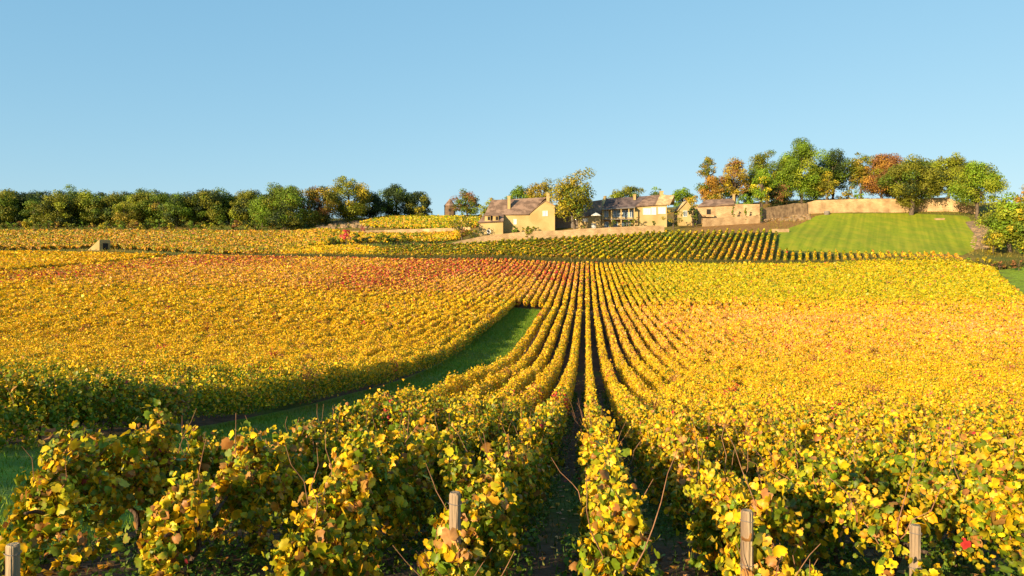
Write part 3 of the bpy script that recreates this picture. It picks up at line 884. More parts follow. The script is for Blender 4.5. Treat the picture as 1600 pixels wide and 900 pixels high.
def tree(name, px, py_top, py_base, wpx, d, mixc, label, cat='tree', group=None, crown_from=0.28, sparse=1.0, card=0.36, trunk_r=None, shape=1.0, depth=None, lean=0.0, on_ground=True, clumps=None, bulk=1.0):
    """mixc: list of (colour name, share). Crown runs from crown_from of the height to the top."""
    base = P(px, py_base, d)
    if on_ground: base[2] = zg1(base[0], base[1])
    top = P(px, py_top, d)[2]
    Ht = top - base[2]
    rx = wpx / F * d / 2
    ry = depth or rx
    zc0 = base[2] + Ht * crown_from
    cz, rz = (zc0 + top) / 2, (top - zc0) / 2
    ctr = np.array((base[0] + lean, base[1], cz))
    root = empty(name, base, label, cat, group)
    ncl = clumps or int(np.clip(8 + rx * rz * 1.9, 9, 70))
    u = unit(rng.normal(0, 1, (ncl, 3)))
    if bulk > 1: u = unit(np.sign(u) * np.abs(u) ** 0.7)
    rr = rng.uniform(0.35, 0.80, ncl) ** 0.7 * bulk
    cc = u * rr[:, None]
    cc[:, 2] = cc[:, 2] * (1.0)
    cc += rng.normal(0, 0.11, cc.shape)
    wide = np.clip(1.0 - np.abs(cc[:, 2]) * 0.2, 0.4, 1) * np.where(cc[:, 2] > 0, 1.0 - 0.42 * (shape - 1) * np.clip(cc[:, 2], 0, 1) * 2, 1.0)
    C_ = ctr + np.stack([cc[:, 0] * wide * rx, cc[:, 1] * wide * ry, cc[:, 2] * rz], -1)
    cr = np.clip(0.31 * min(rx, rz) * rng.uniform(0.45, 1.45, ncl), 0.22, 2.6)
    names = [a for a, _ in mixc]; pr = np.array([b_ for _, b_ in mixc], float); pr /= pr.sum()
    ccol = np.array([TG[names[k]] for k in rng.choice(len(names), ncl, p=pr)]) * rng.normal(1, 0.16, (ncl, 1))
    acc = Acc()
    cnt = np.maximum(8, (7.5 * sparse * (cr / card) ** 2 * 1.0 + 10 * sparse)).astype(int)
    vi = np.repeat(np.arange(ncl), cnt); n = len(vi)
    du = unit(rng.normal(0, 1, (n, 3)) + np.array((0, 0, 0.25)))
    rad = cr[vi] * rng.uniform(0.45, 1.12, n)
    pos = C_[vi] + du * rad[:, None] * np.array((1.12, 1.12, 0.85))
    mixin = rng.random(n) < 0.10
    col = ccol[vi]
    alt = np.array([TG[names[k]] for k in rng.choice(len(names), n, p=pr)])
    col = np.where(mixin[:, None], alt, col) * rng.normal(1, 0.10, (n, 1))
    sz = card * rng.uniform(0.55, 1.35, n)
    put(acc, pos, du + rng.normal(0, 0.45, (n, 3)), rng.normal(0, 1, (n, 3)) + np.array((0, 0, -0.4)), sz, LEAF2, np.clip(col, 0.004, 0.8), rng.normal(1, 1, n))
    link('crown', acc.mesh('crown'), M['tree'], root)
    ta = Acc()
    tr = trunk_r or float(np.clip(0.030 * Ht, 0.05, 0.42))
    tip = np.array((ctr[0], ctr[1], cz + rz * 0.45))
    b0 = base - np.array((0, 0, 0.3))
    tube(ta, np.concatenate([[b0], wiggle(base + np.array((0, 0, 0.25)), tip, 6, tr * 0.5)]), tr * np.array([1.5, 1.12, 1.0, 0.85, 0.62, 0.42, 0.2]), 8)
    order = rng.permutation(ncl)[:min(ncl, 14)]
    for k in order:
        f = rng.uniform(0.30, 0.75)
        p0 = base + (tip - base) * f
        if p0[2] > C_[k][2] + 0.5: p0 = base + (tip - base) * max(crown_from * 0.7, 0.1)
        mid = (p0 + C_[k]) / 2 + np.array((0, 0, 0.1 * Ht * 0.3))
        tube(ta, [p0, mid, C_[k]], [tr * 0.42, tr * 0.27, tr * 0.08], 5)
    link('trunk', ta.mesh('trunk', smooth=True), M['bark'], root)
    return root

def shrub(px, py_top, py_base, wpx, d, mixc, label, name='shrub', cat='shrub', group=None, card=0.34, **kw):
    return tree(name, px, py_top, py_base, wpx, d, mixc, label, cat, group, crown_from=0.06, card=card, trunk_r=0.07, **kw)

GW = 'trees of the wood on the left skyline'
wood = [  # px, width, top y, base y, depth, colours, label
    (6, 62, 297, 353, 258, [('green', 2), ('dark', 1), ('olive', 1)], 'dark green tree cut by the edge at the left end of the wood'),
    (38, 44, 304, 354, 262, [('dark', 3), ('green', 1)], 'dark tree second from the left end of the wood'),
    (54, 34, 309, 354, 255, [('olive', 2), ('green', 2)], 'lighter tree with drooping branches near the left end of the wood'),
    (90, 54, 303, 354, 256, [('olive', 2), ('dark', 1), ('yellowgreen', 1)], 'grey green tree with a pale bare trunk in the left wood'),
    (116, 40, 306, 355, 264, [('dark', 3), ('green', 1)], 'narrow dark tree between the pale trunked tree and a yellowish crown'),
    (134, 46, 302, 355, 262, [('yellowgreen', 2), ('green', 2), ('olive', 2)], 'yellowish round crown above the small slanted hut'),
    (166, 56, 301, 355, 262, [('green', 2), ('dark', 1), ('olive', 2)], 'broad green crown just right of the slanted hut'),
    (194, 36, 316, 357, 252, [('olive', 2), ('yellowgreen', 2), ('ochre', 1)], 'short yellow green tree standing before the wood'),
    (220, 44, 299, 355, 262, [('yellowgreen', 2), ('olive', 2), ('dark', 1)], 'domed olive crown rising a little above the left wood'),
    (247, 40, 304, 356, 260, [('ochre', 1), ('yellowgreen', 2), ('green', 2)], 'tree with a yellow flank in the middle of the left wood'),
    (276, 46, 308, 357, 256, [('green', 2), ('dark', 1), ('bright', 1), ('olive', 1)], 'mid green tree in the lower middle stretch of the left wood'),
    (300, 42, 306, 357, 260, [('green', 2), ('dark', 2)], 'dark tree left of the tall rounded crown of the wood'),
    (328, 58, 296, 356, 260, [('olive', 2), ('green', 2), ('dark', 1)], 'tall rounded green crown in the right half of the left wood'),
    (360, 34, 303, 356, 264, [('dark', 3), ('green', 1)], 'thin dark tree above the bare brown bank'),
    (384, 48, 297, 357, 260, [('olive', 2), ('dark', 1), ('yellowgreen', 1)], 'loose olive tree with sky gaps above the brown bank'),
    (410, 40, 306, 359, 254, [('bright', 1), ('green', 2), ('olive', 1)], 'bright green tree left of the largest bushy tree of the wood'),
    (444, 94, 292, 364, 246, [('green', 3), ('dark', 1.5), ('bright', 2), ('olive', 2)], 'largest bushy green tree of the wood, reaching down to the vines'),
    (500, 52, 292, 356, 254, [('ochre', 2), ('olive', 2), ('dark', 1), ('rust', 1)], 'brownish ochre tree between the largest bushy tree and the tallest crown'),
    (545, 68, 279, 349, 262, [('yellowgreen', 3), ('olive', 2), ('dark', 1), ('gold', 1)], 'tallest yellow green crown at the right end of the wood'),
    (578, 48, 302, 345, 272, [('dark', 3), ('green', 1)], 'low dark tree between the tallest crown and the dark clump'),
    (620, 62, 289, 341, 280, [('dark', 4), ('green', 1)], 'big dark dome standing alone on the terrace, left of the tower'),
    (654, 46, 300, 340, 280, [('dark', 4), ('olive', 1)], 'lower dark tree sloping down on the right of the dark dome'),
    (656, 20, 320, 340, 272, [('gold', 1), ('olive', 2)], 'small yellowish bush at the foot of the dark dome'),
]
for px, wd, ty, by, d, mx_, lab in wood:
    tree('tree', px, ty, by, wd, d, mx_, lab, group=GW, crown_from=0.0, sparse=1.1, bulk=1.15)
for i, px in enumerate(range(-20, 450, 27)):
    tree('tree', px + rng.uniform(-6, 6), 303 + rng.uniform(-4, 5), 352, 44, 274 + rng.uniform(0, 6), [('dark', 3), ('green', 2)],
         'dark tree in the shaded back line of the left wood', group='back trees of the left wood', crown_from=0.0, bulk=1.3)
tree('tree', 456, 290, 352, 36, 262, [('rust', 2), ('dark', 2)], 'reddish brown top peeping over the largest bushy tree', group=GW, crown_from=0.3)
for i in range(34):
    px = 4 + i * 14.2 + rng.uniform(-5, 5)
    shrub(px, 346 + rng.uniform(-5, 3), 357, rng.uniform(14, 26), 243 + rng.uniform(-2, 3), [[('olive', 2), ('green', 1)], [('green', 2), ('bright', 1)], [('ochre', 2), ('rust', 1), ('olive', 1)], [('yellowgreen', 1), ('gold', 1)]][i % 4],
          'low bush along the foot of the left wood', group='bushes along the foot of the wood')

tree('tree', 730, 301, 341, 48, 268, [('green', 3), ('rust', 2), ('olive', 1)], 'green tree with a rust patch right beside the small tower', crown_from=0.1)
tree('tree', 766, 311, 345, 36, 258, [('yellowgreen', 3), ('ochre', 1)], 'yellowish tree behind the left gable roof', crown_from=0.1)
tree('tree', 722, 337, 374, 44, 200, [('olive', 3), ('rust', 1), ('dark', 1)], 'grey brown loose tree at the left end of the garden wall', crown_from=0.15, sparse=0.6, card=0.36)
shrub(742, 356, 372, 22, 198, [('olive', 1), ('dark', 1)], 'dark bush right under the grey brown tree by the wall end')
tree('tree', 808, 288, 345, 38, 245, [('bright', 4), ('green', 2)], 'bright green dome behind the ridge of the left house', crown_from=0.2)
tree('tree', 826, 293, 345, 24, 248, [('dark', 3)], 'dark tree pressed against the bright dome behind the house', crown_from=0.2)
tree('tree', 846, 280, 345, 46, 240, [('ochre', 2), ('gold', 2), ('olive', 1)], 'ochre tree with thin top behind the house chimney', crown_from=0.2, sparse=0.7)
tree('tree', 898, 268, 361, 76, 206, [('olive', 3), ('gold', 2), ('green', 1)], 'large open tree with a pale trunk standing between the two houses', crown_from=0.22, sparse=0.62, card=0.42, trunk_r=0.42)
tree('tree', 964, 295, 340, 34, 250, [('olive', 2), ('yellowgreen', 1), ('green', 1)], 'olive tree behind the dark roof, left one of the pair', crown_from=0.2)
tree('tree', 985, 289, 340, 36, 252, [('olive', 2), ('green', 1), ('dark', 1)], 'greyer tree behind the dark roof, beside its chimney', crown_from=0.2)
tree('tree', 1030, 289, 340, 28, 250, [('bright', 3), ('dark', 1)], 'small bright green tree behind the pale gable chimney', crown_from=0.2)
tree('tree', 1066, 293, 345, 42, 240, [('bright', 3), ('green', 1)], 'bright green tree right behind the pale gable', crown_from=0.2)
tree('tree', 1080, 303, 345, 28, 232, [('orange', 2), ('gold', 2)], 'orange yellow tree above the little gabled outhouse', crown_from=0.2)
# right hand park
GP = 'park trees above the long stone wall'
park = [
    (1106, 244, 330, 30, 250, [('green', 2), ('ochre', 2), ('olive', 1)], 'slender tree whose two toned top stands clear against the sky', 0.55, 0.9, 1.5),
    (1112, 278, 330, 46, 246, [('orange', 3), ('green', 1), ('ochre', 2)], 'low orange tree behind the ruined barn roof', 0.1, 1.0, 1.0),
    (1148, 246, 332, 52, 248, [('ochre', 3), ('rust', 2), ('gold', 1)], 'thinning ochre and rust tree right of the slender tree', 0.1, 0.75, 1.2),
    (1198, 235, 332, 56, 256, [('olive', 2), ('green', 3), ('bright', 1)], 'tall green tree behind the one with the yellow top', 0.1, 0.8, 1.1),
    (1190, 262, 340, 40, 236, [('bright', 4), ('yellow', 1.3), ('yellowgreen', 1)], 'bright green tree with a yellow top above the cypresses', 0.15, 0.9, 1.3),
    (1163, 300, 340, 28, 236, [('bright', 3), ('green', 1)], 'small bright tree overhanging the barn wall', 0.25, 0.9, 1.0),
    (1216, 284, 340, 42, 240, [('dark', 3), ('olive', 1), ('rust', 1)], 'shaded brownish tree left under the tallest tree', 0.1, 0.9, 1.0),
    (1252, 217, 332, 82, 248, [('bright', 4), ('yellowgreen', 2), ('green', 2)], 'tallest tree of all, bright green and towering over the wall', 0.08, 1.0, 1.25),
    (1301, 231, 330, 68, 258, [('dark', 4), ('green', 1)], 'tall dark tree with sky gaps right of the tallest tree', 0.08, 0.85, 1.1),
    (1292, 266, 322, 34, 244, [('olive', 3), ('gold', 1)], 'small olive tree before the tall dark tree', 0.2, 0.9, 1.2),
    (1346, 240, 322, 46, 256, [('olive', 2), ('ochre', 2), ('green', 1)], 'olive brown tree left behind the big orange crown', 0.1, 0.9, 1.1),
    (1378, 243, 322, 62, 250, [('orange', 2), ('rust', 4), ('olive', 1)], 'big orange brown crown left of the spreading oak', 0.1, 1.1, 1.0),
    (1172, 262, 332, 34, 262, [('green', 2), ('dark', 2)], 'shaded tree behind the thinning ochre tree', 0.05, 1.0, 1.0),
    (1225, 248, 332, 46, 264, [('olive', 2), ('dark', 2), ('green', 1)], 'olive tree filling the gap left of the tallest tree', 0.0, 1.0, 1.0),
    (1275, 258, 330, 44, 264, [('dark', 3), ('green', 1)], 'dark tree filling the gap right of the tallest tree', 0.0, 1.0, 1.0),
    (1400, 262, 322, 50, 262, [('olive', 2), ('green', 2)], 'green tree deep behind the orange brown crown', 0.0, 1.0, 1.0),
    (1452, 255, 322, 56, 264, [('dark', 2), ('green', 2)], 'dark tree deep behind the spreading oak', 0.0, 1.0, 1.0),
    (1482, 237, 322, 76, 254, [('yellowgreen', 3), ('olive', 2), ('dark', 1)], 'yellow green crown rising behind the spreading oak', 0.1, 0.95, 1.0),
    (1505, 252, 322, 48, 258, [('rust', 1), ('green', 2), ('dark', 2)], 'dark tree with a brown top right behind the oak', 0.1, 0.95, 1.0),
]
for px, ty, by, wd, d, mx_, lab, cf, sp, shp in park:
    tree('tree', px, ty, by, wd, d, mx_, lab, group=GP, crown_from=cf, sparse=sp * 1.05, shape=shp)
tree('oak_tree', 1424, 247, 334, 100, 229, [('olive', 4), ('green', 1), ('dark', 1)], 'broad dark olive oak on the lawn before the long wall', crown_from=0.17, sparse=1.1, trunk_r=0.62)
tree('tree', 1526, 256, 341, 82, 218, [('yellowgreen', 4), ('bright', 2), ('green', 1)], 'bright yellow green tree with a thin trunk at the right end of the lawn', crown_from=0.18, sparse=1.05, shape=1.3)
tree('tree', 1578, 303, 400, 76, 178, [('bright', 2), ('yellowgreen', 2), ('green', 2), ('olive', 1)], 'leafy green tree filling the right edge beside the bare path', crown_from=0.08, card=0.42)
tree('tree', 1598, 292, 395, 36, 196, [('orange', 2), ('ochre', 2), ('yellowgreen', 1)], 'tree with an orange top behind the leafy tree at the right edge', crown_from=0.15, card=0.42)
tree('tree', 1612, 318, 402, 60, 172, [('yellowgreen', 2), ('green', 2), ('gold', 1)], 'yellow green tree cut by the right edge', crown_from=0.05, card=0.42)
shrub(1552, 352, 402, 36, 174, [('gold', 2), ('olive', 2), ('yellowgreen', 1)], 'yellowing bush below the leafy tree at the right edge', sparse=0.9)
shrub(1322, 299, 316, 32, 246, [('ochre', 2), ('olive', 2)], 'rounded ochre bush on top of the long wall')
shrub(1340, 298, 316, 16, 246, [('bright', 2)], 'small bright green bush right of the ochre bush on the wall')
for i in range(9):
    shrub(600 + i * 11.5 + rng.uniform(-2, 2), 376.5 - i * 0.25, 383 - i * 0.3, rng.uniform(10, 15), 193.5, [('dark', 3), ('green', 1)], 'low dark box plant in the line leading to the garden wall', group='low box plants beside the garden wall', card=0.26)
for k, (px, ty, by, wd, d, mx_, lab) in enumerate([
    (520, 364, 380, 22, 196, [('olive', 2), ('green', 1)], 'olive bush left of the red shrub'),
    (556, 364, 379, 16, 199, [('olive', 1), ('green', 2)], 'green bush touching the right side of the red shrub'),
    (573, 367, 380, 17, 196, [('dark', 2), ('green', 1)], 'darkest small bush among the vines right of the red shrub'),
    (596, 364, 382, 22, 195, [('yellowgreen', 2), ('olive', 2)], 'yellow green bush third to the right of the red shrub'),
    (612, 364, 380, 18, 197, [('green', 2), ('dark', 1)], 'green bush fourth to the right of the red shrub'),
    (628, 363, 377, 16, 198, [('olive', 2), ('green', 1)], 'small olive tree shaped bush fifth to the right of the red shrub'),
    (655, 360, 371, 26, 205, [('green', 1), ('yellowgreen', 2), ('olive', 1)], 'low spreading bush below the terrace wall'),
    (825, 347, 374, 19, 189, [('olive', 2), ('ochre', 1), ('green', 1)], 'round olive bush standing before the garden wall'),
    (808, 351, 362, 26, 204, [('green', 2), ('dark', 1)], 'dark clipped hedge mound against the left house, left mound'),
    (838, 352, 362, 34, 205, [('green', 2), ('yellowgreen', 1)], 'greener clipped hedge mound against the left house, right mound'),
    (1450, 410, 416, 20, 155, [('rust', 1), ('olive', 2)], 'low brown bush on the dark bank under the orange row'),
    (1512, 402, 413, 14, 160, [('dark', 2), ('green', 1)], 'dark bush at the end of the short orange rows'),
    (1535, 400, 416, 34, 160, [('gold', 2), ('olive', 1)], 'yellow bush on the bank right of the short rows'),
    (1562, 407, 424, 36, 155, [('rust', 2), ('olive', 1)], 'brown bramble bush on the bank near the right edge'),
    (1592, 405, 428, 36, 150, [('rust', 2), ('dark', 1), ('olive', 1)], 'dark brown bramble bush at the right edge above the grass'),
    (1500, 413, 421, 30, 153, [('rust', 1), ('olive', 2)], 'flat brownish bush on the bank below the yellow bush'),
]):
    shrub(px, ty, by, wd, d, mx_, lab)
shrub(541, 353, 380, 15, 195, [('red', 4), ('pink', 1)], 'vivid red shrub standing among the golden vines', name='red_shrub')
shrub(566, 355, 364, 20, 226, [('pink', 2), ('ochre', 1)], 'pale pink shrub against the terrace wall', name='pink_shrub')

# ------------------------------------------------------------------ walls and buildings
def wall_run(name, pts, th, m, label, cat='wall'):
    """pts: (px, top y, depth); the foot goes below ground."""
    a = Acc()
    ps = [P(px, ty, d) for px, ty, d in pts]
    fine = []
    for p, q in zip(ps[:-1], ps[1:]):
        k = max(1, int(np.linalg.norm(q - p) / 2.5))
        fine += [p + (q - p) * i / k for i in range(k)]
    fine.append(ps[-1])
    fine = [p + np.array((0, 0, rng.normal(0, 0.05))) for p in fine]
    V, fs = [], []
    for p in fine:
        zb = min(zg1(p[0], p[1]), p[2]) - 1.0
        V += [(p[0], p[1], zb), (p[0], p[1], p[2]), (p[0], p[1] + th, p[2]), (p[0], p[1] + th, zb)]
    for i in range(len(fine) - 1):
        b0, b1 = i * 4, i * 4 + 4
        for k in range(4):
            fs.append((b0 + k, b1 + k, b1 + (k + 1) % 4, b0 + (k + 1) % 4))
    fs += [(0, 1, 2, 3), tuple(range(len(V) - 4, len(V)))[::-1]]
    a.add(V, fs)
    return tag(link(name, a.mesh(name), m), label, cat)

wall_run('stone_wall', [(700, 381, 193), (722, 375.5, 194.5), (757, 367.6, 196.5), (823, 361.7, 198.5), (900, 358.3, 200.5), (983, 353.7, 202.5), (1038, 352, 203.5)], 0.6, M['drystone'], 'long low pale garden wall rising below both houses')
wall_run('stone_wall', [(1262, 316, 232.4), (1275, 313, 232.6), (1320, 311.5, 233), (1369, 310, 233), (1430, 311, 233), (1478, 308, 231), (1500, 316, 229), (1530, 326, 224)], 0.7, M['drystone'], 'tall long pale stone wall along the top of the lawn')
wall_run('stone_wall', [(1098, 341, 214), (1130, 340, 216), (1188, 336, 219)], 0.6, M['drystone'], 'low terrace wall in front of the ruined barn')
wall_run('stone_wall', [(1188, 326, 224), (1215, 322, 227), (1240, 318, 230), (1262, 317, 232)], 1.2, M['rock'], 'rough broken stone wall in tree shade between barn and long wall')
wall_run('stone_wall', [(545, 361, 229), (600, 359.5, 232), (660, 357.5, 233), (735, 355, 229)], 0.5, M['drystone'], 'thin pale terrace wall below the olive vines')
wall_run('stone_wall', [(455, 388.5, 188), (520, 388.5, 188), (572, 388, 189)], 0.5, M['drystone'], 'very low pale stone edging below the golden vines')
wall_run('stone_wall', [(1208, 358, 198.5), (1233, 357.5, 199.5)], 0.8, M['drystone'], 'short pale block of wall at the upper left corner of the lawn')

def rock_mass(name, px0, px1, y0, y1, d0, d1, label, cat='bank', n=60, rmax=1.0):
    a = Acc()
    for _ in range(n):
        f, g = rng.random(), rng.random()
        px = px0 + (px1 - px0) * f; d = d0 + (d1 - d0) * g
        c = G(px, d); r = rng.uniform(0.3, rmax)
        ico = unit(rng.normal(0, 1, (14, 3)))
        # a rough boulder: jittered octahedral shell
        th = np.linspace(0, 2 * math.pi, 7)[:-1]
        V = [c + np.array((0, 0, r * 0.7))]
        for lv, rr_ in ((0.35, 0.85), (-0.4, 1.0)):
            for t_ in th: V.append(c + np.array((math.cos(t_) * r * rr_ * rng.uniform(0.75, 1.2), math.sin(t_) * r * rr_ * rng.uniform(0.75, 1.2), lv * r * rng.uniform(0.7, 1.3))))
        fs = [(0, 1 + i, 1 + (i + 1) % 6) for i in range(6)] + [(1 + i, 7 + i, 7 + (i + 1) % 6, 1 + (i + 1) % 6) for i in range(6)]
        a.add(V, fs)
    return tag(link(name, a.mesh(name), M['rock']), label, cat, kind='stuff')
rock_mass('rubble', 495, 590, 0, 0, 244, 264, 'bare stony bank at the right end of the wood', n=170, rmax=1.1)
rock_mass('rubble', 1518, 1544, 0, 0, 180, 214, 'bare stony slope at the right end of the lawn', n=130, rmax=0.55)
sheet('bare_slope', plan([(1522, 179), (1541, 180), (1546, 190), (1538, 204), (1524, 216), (1508, 215), (1519, 200), (1527, 190)]), M['rock'], 0.07, 1.5, 'bare pale slope of earth and stones at the end of the lawn', 'slope')
rock_mass('rubble', 1190, 1265, 0, 0, 222, 231, 'broken stones below the rough wall', n=110, rmax=0.8)
rock_mass('rubble', 160, 180, 0, 0, 251, 256, 'bare earth gap at the foot of the wood above the hut', n=16, rmax=0.8)

def window(parent, px0, px1, y0, y1, d, shutters=False, bars=1, name='window', pane_mat='glass'):
    p0, p1 = P(px0, y1, d), P(px1, y0, d)
    a = Acc(); t_ = 0.12
    x0, x1, z0, z1 = p0[0], p1[0], p0[2], p1[2]
    box(a, x0 - t_, x1 + t_, d - 0.10, d + 0.05, z1, z1 + t_); box(a, x0 - t_, x1 + t_, d - 0.12, d + 0.05, z0 - t_, z0)
    box(a, x0 - t_, x0, d - 0.10, d + 0.05, z0, z1); box(a, x1, x1 + t_, d - 0.10, d + 0.05, z0, z1)
    for k in range(bars):
        xm = x0 + (x1 - x0) * (k + 1) / (bars + 1)
        box(a, xm - 0.05, xm + 0.05, d - 0.08, d + 0.04, z0, z1)
    o = link(name, a.mesh(name), M['white'], parent)
    g = Acc(); box(g, x0 - 0.002, x1 + 0.002, d - 0.04, d + 0.03, z0 - 0.002, z1 + 0.002)
    pn = link('pane', g.mesh('pane'), M[pane_mat], o)
    pn.location = (0, 0, 0)
    return o

def part(name, acc, m, parent): return link(name, acc.mesh(name), M[m], parent)

def chimney(parent, px0, px1, y0, y1, d, m='render'):
    a = Acc()
    p0, p1 = P(px0, y1, d), P(px1, y0, d)
    wdt = p1[0] - p0[0]
    box(a, p0[0], p1[0], d, d + wdt, p0[2], p1[2] - 0.25); box(a, p0[0] - 0.1, p1[0] + 0.1, d - 0.1, d + wdt + 0.1, p1[2] - 0.248, p1[2] - 0.02)
    return part('chimney', a, m, parent)

# left house: long roof with a cross gable flush with its front, and a low wing in front
hb = P(826, 362, 208); hb[2] = zg1(hb[0], hb[1])
hA = empty('stone_house', hb, 'cream house with long brown roof and front gable, the left of the two houses', 'house')
D0 = 208.0
a = Acc()
prism(a, [P(x, y, D0) for x, y in ((784, 372), (867, 372), (867, 321.5), (852, 313.7), (840, 322.5), (825.5, 334.6), (784, 335.6))], 9.5)
part('wall', a, 'render', hA)
a = Acc()
prism(a, [P(x, y, 204.8) for x, y in ((748.5, 374), (786, 374), (786, 345.4), (748.5, 347.2))], 3.1)
part('wing_wall', a, 'render', hA)
a = Acc()
rl, rr2 = P(768, 312.6, 213), P(853, 308.3, 213)
el, er = P(757, 335.5, 207.6), P(826.5, 334.8, 207.6)
slab(a, [el, er, rr2, rl], 0.22)
bk = np.array((0, 11.0, 0))
slab(a, [rl + np.array((0, .01, 0)), rr2 + np.array((0, .01, 0)), np.array((er[0] + 6, 219.0, er[2])), np.array((el[0] + 1, 219.0, el[2]))], 0.22)
wl, wr = P(746.5, 347.4, 204.3), P(786.8, 345.6, 204.3)
e2 = P(786.8, 334.9, 207.75)
slab(a, [wl, wr, np.array((wr[0], 207.58, e2[2])), np.array((el[0], 207.58, e2[2]))], 0.2)
for (xa, ya), (xb, yb) in (((824.5, 335.2), (840, 321.9)), ((840, 321.9), (852, 312.9)), ((852, 312.9), (868.5, 321.6))):
    p, q = P(xa, ya, D0 - 0.25), P(xb, yb, D0 - 0.25)
    slab(a, [p, q, q + np.array((0, 5.6, 0)), p + np.array((0, 5.6, 0))], 0.15)
part('roof', a, 'roof', hA)
a = Acc()                                     # closing gable on the far left end
p, q, r_ = P(758, 335.8, 207.8), P(769, 313.4, 213), P(758, 335.8, 207.8) + np.array((0, 10.5, 0))
foot = zg1(p[0], p[1]) - 1
xg = P(759, 335, 207.8)[0]
a.add([(xg, 207.9, foot), (xg, 218.5, foot), (xg, 218.5, p[2] - .2), (xg + 1.6, 213, q[2] - .35), (xg, 207.9, p[2] - .2), (xg + 6, 207.9, foot), (xg + 6, 218.5, foot)], [(0, 4, 3, 2, 1), (1, 2, 3, 6)])
part('end_wall', a, 'render', hA)
chimney(hA, 793, 797.4, 306, 327, 209.3)
chimney(hA, 854, 858.6, 300.8, 318, 212.4)
for x_ in (757.5, 770):                       # two dormers on the wing roof
    a = Acc()
    p = P(x_, 345.6, 204.7); q = P(x_ + 9, 337.2, 204.7)
    prism(a, [(p[0], 204.7, p[2]), (q[0], 204.7, p[2]), (q[0], 204.7, q[2]), (p[0], 204.7, q[2])], 2.6)
    dm = part('dormer', a, 'render', hA)
    a = Acc(); box(a, p[0] - .2, q[0] + .25, 204.4, 207.4, q[2], q[2] + .16)
    rf = part('dormer_roof', a, 'roof', dm); rf.location = (0, 0, 0)
    a = Acc(); box(a, q[0] - .02, q[0] + .05, 204.9, 206.6, p[2] + .35, q[2] - .1); box(a, (p[0] + q[0]) / 2, q[0] - .15, 204.62, 204.75, p[2] + .3, q[2] - .2)
    dw = part('window', a, 'dark', dm); dw.location = (0, 0, 0)
window(hA, 848.3, 851.0, 330.2, 337.2, D0, pane_mat='white', bars=0)
window(hA, 852.6, 855.2, 330.0, 337.0, D0, pane_mat='white', bars=0)
window(hA, 803, 806.6, 343, 350, D0, pane_mat='white', bars=0)
a = Acc()
p = P(763.5, 362, 204.7)
tube(a, [(p[0], 204.6, p[2]), (p[0], 204.82, p[2])], [0.62, 0.62], 16)
rw = part('round_window', a, 'white', hA)
a = Acc(); tube(a, [(p[0], 204.5, p[2]), (p[0], 204.7, p[2])], [0.28, 0.28], 12)
part('pane', a, 'dark', rw).location = (0, 0, 0)
# linking range in shade behind the big tree
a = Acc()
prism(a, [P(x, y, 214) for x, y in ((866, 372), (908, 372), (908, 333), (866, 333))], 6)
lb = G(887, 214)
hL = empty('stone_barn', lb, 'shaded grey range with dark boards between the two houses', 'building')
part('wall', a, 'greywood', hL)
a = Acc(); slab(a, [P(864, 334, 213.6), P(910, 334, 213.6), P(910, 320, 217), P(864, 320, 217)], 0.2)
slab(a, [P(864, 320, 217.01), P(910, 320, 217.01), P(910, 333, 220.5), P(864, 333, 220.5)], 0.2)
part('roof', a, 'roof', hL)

# main house
hb = G(990, 214)
hB = empty('manor_house', hb, 'cream manor with shade-darkened roof, white windows and two pale stepped gables, the right house', 'house')
D1 = 213.5
a = Acc()
prism(a, [P(x, y, D1) for x, y in ((940, 370), (1042, 370), (1042, 319.5), (991, 322), (940, 327))], 8.5)
part('wall', a, 'render', hB)
a = Acc()
slab(a, [P(938, 327.6, D1 - .5), P(992, 322.4, D1 - .5), P(1012, 306, 218), P(948, 310.3, 218)], 0.25)
slab(a, [P(948, 310.3, 218.01), P(1012, 306, 218.01), P(1012, 320, 222.4), P(944, 325, 222.4)], 0.25)
part('shaded_roof', a, 'shaderoof', hB)  # left part of the roof, tree shadow put into its tile colour
a = Acc()
slab(a, [P(992.3, 322.4, D1 - .5), P(1025, 319.6, D1 - .5), P(1031, 304, 218), P(1012.3, 306, 218)], 0.25)
slab(a, [P(1012.3, 306, 218.01), P(1031, 304, 218.01), P(1031, 318, 222.4), P(1012.3, 320, 222.4)], 0.25)
part('roof', a, 'roof', hB)
a = Acc()
slab(a, [P(1024.5, 319.3, D1 - .55), P(1047, 319.3, D1 - .55), P(1054, 305.2, 217.8), P(1031.3, 304.0, 217.8)], 0.3)
slab(a, [P(1031.3, 304.0, 217.81), P(1054, 305.2, 217.81), P(1054, 319, 222.4), P(1031.3, 319, 222.4)], 0.3)
part('pale_roof', a, 'paleroof', hB)
a = Acc()                                     # pale verge wall of the left gable
slab(a, [P(934, 328.8, D1 - .6), P(939.5, 328.0, D1 - .6), P(948, 308.5, 218), P(943, 308, 218)], 0.8)
part('gable_verge', a, 'render', hB)
chimney(hB, 990, 993.6, 303.5, 316, 216.4)
chimney(hB, 1031.5, 1036.5, 298.2, 309, 217.4)
chimney(hB, 944, 947.4, 306, 314, 217.6)
for x0_, x1_, y0_, y1_, br in ((1005.3, 1016, 325.8, 335, 2), (1018, 1024.6, 324.6, 335, 1), (1028.6, 1039.4, 324.2, 333.6, 2)):
    window(hB, x0_, x1_, y0_, y1_, D1, pane_mat='white', bars=br)
for x0_, x1_ in ((944.5, 950), (958, 968.5), (973, 981), (984, 989.5)):
    window(hB, x0_, x1_, 328.6, 339, D1, bars=1)
for x0_, x1_ in ((945, 951), (958, 965), (971, 977), (979, 985)):
    window(hB, x0_, x1_, 346.5, 356, D1, bars=0, name='door')
a = Acc()                                     # gallery posts and rail on the shaded half
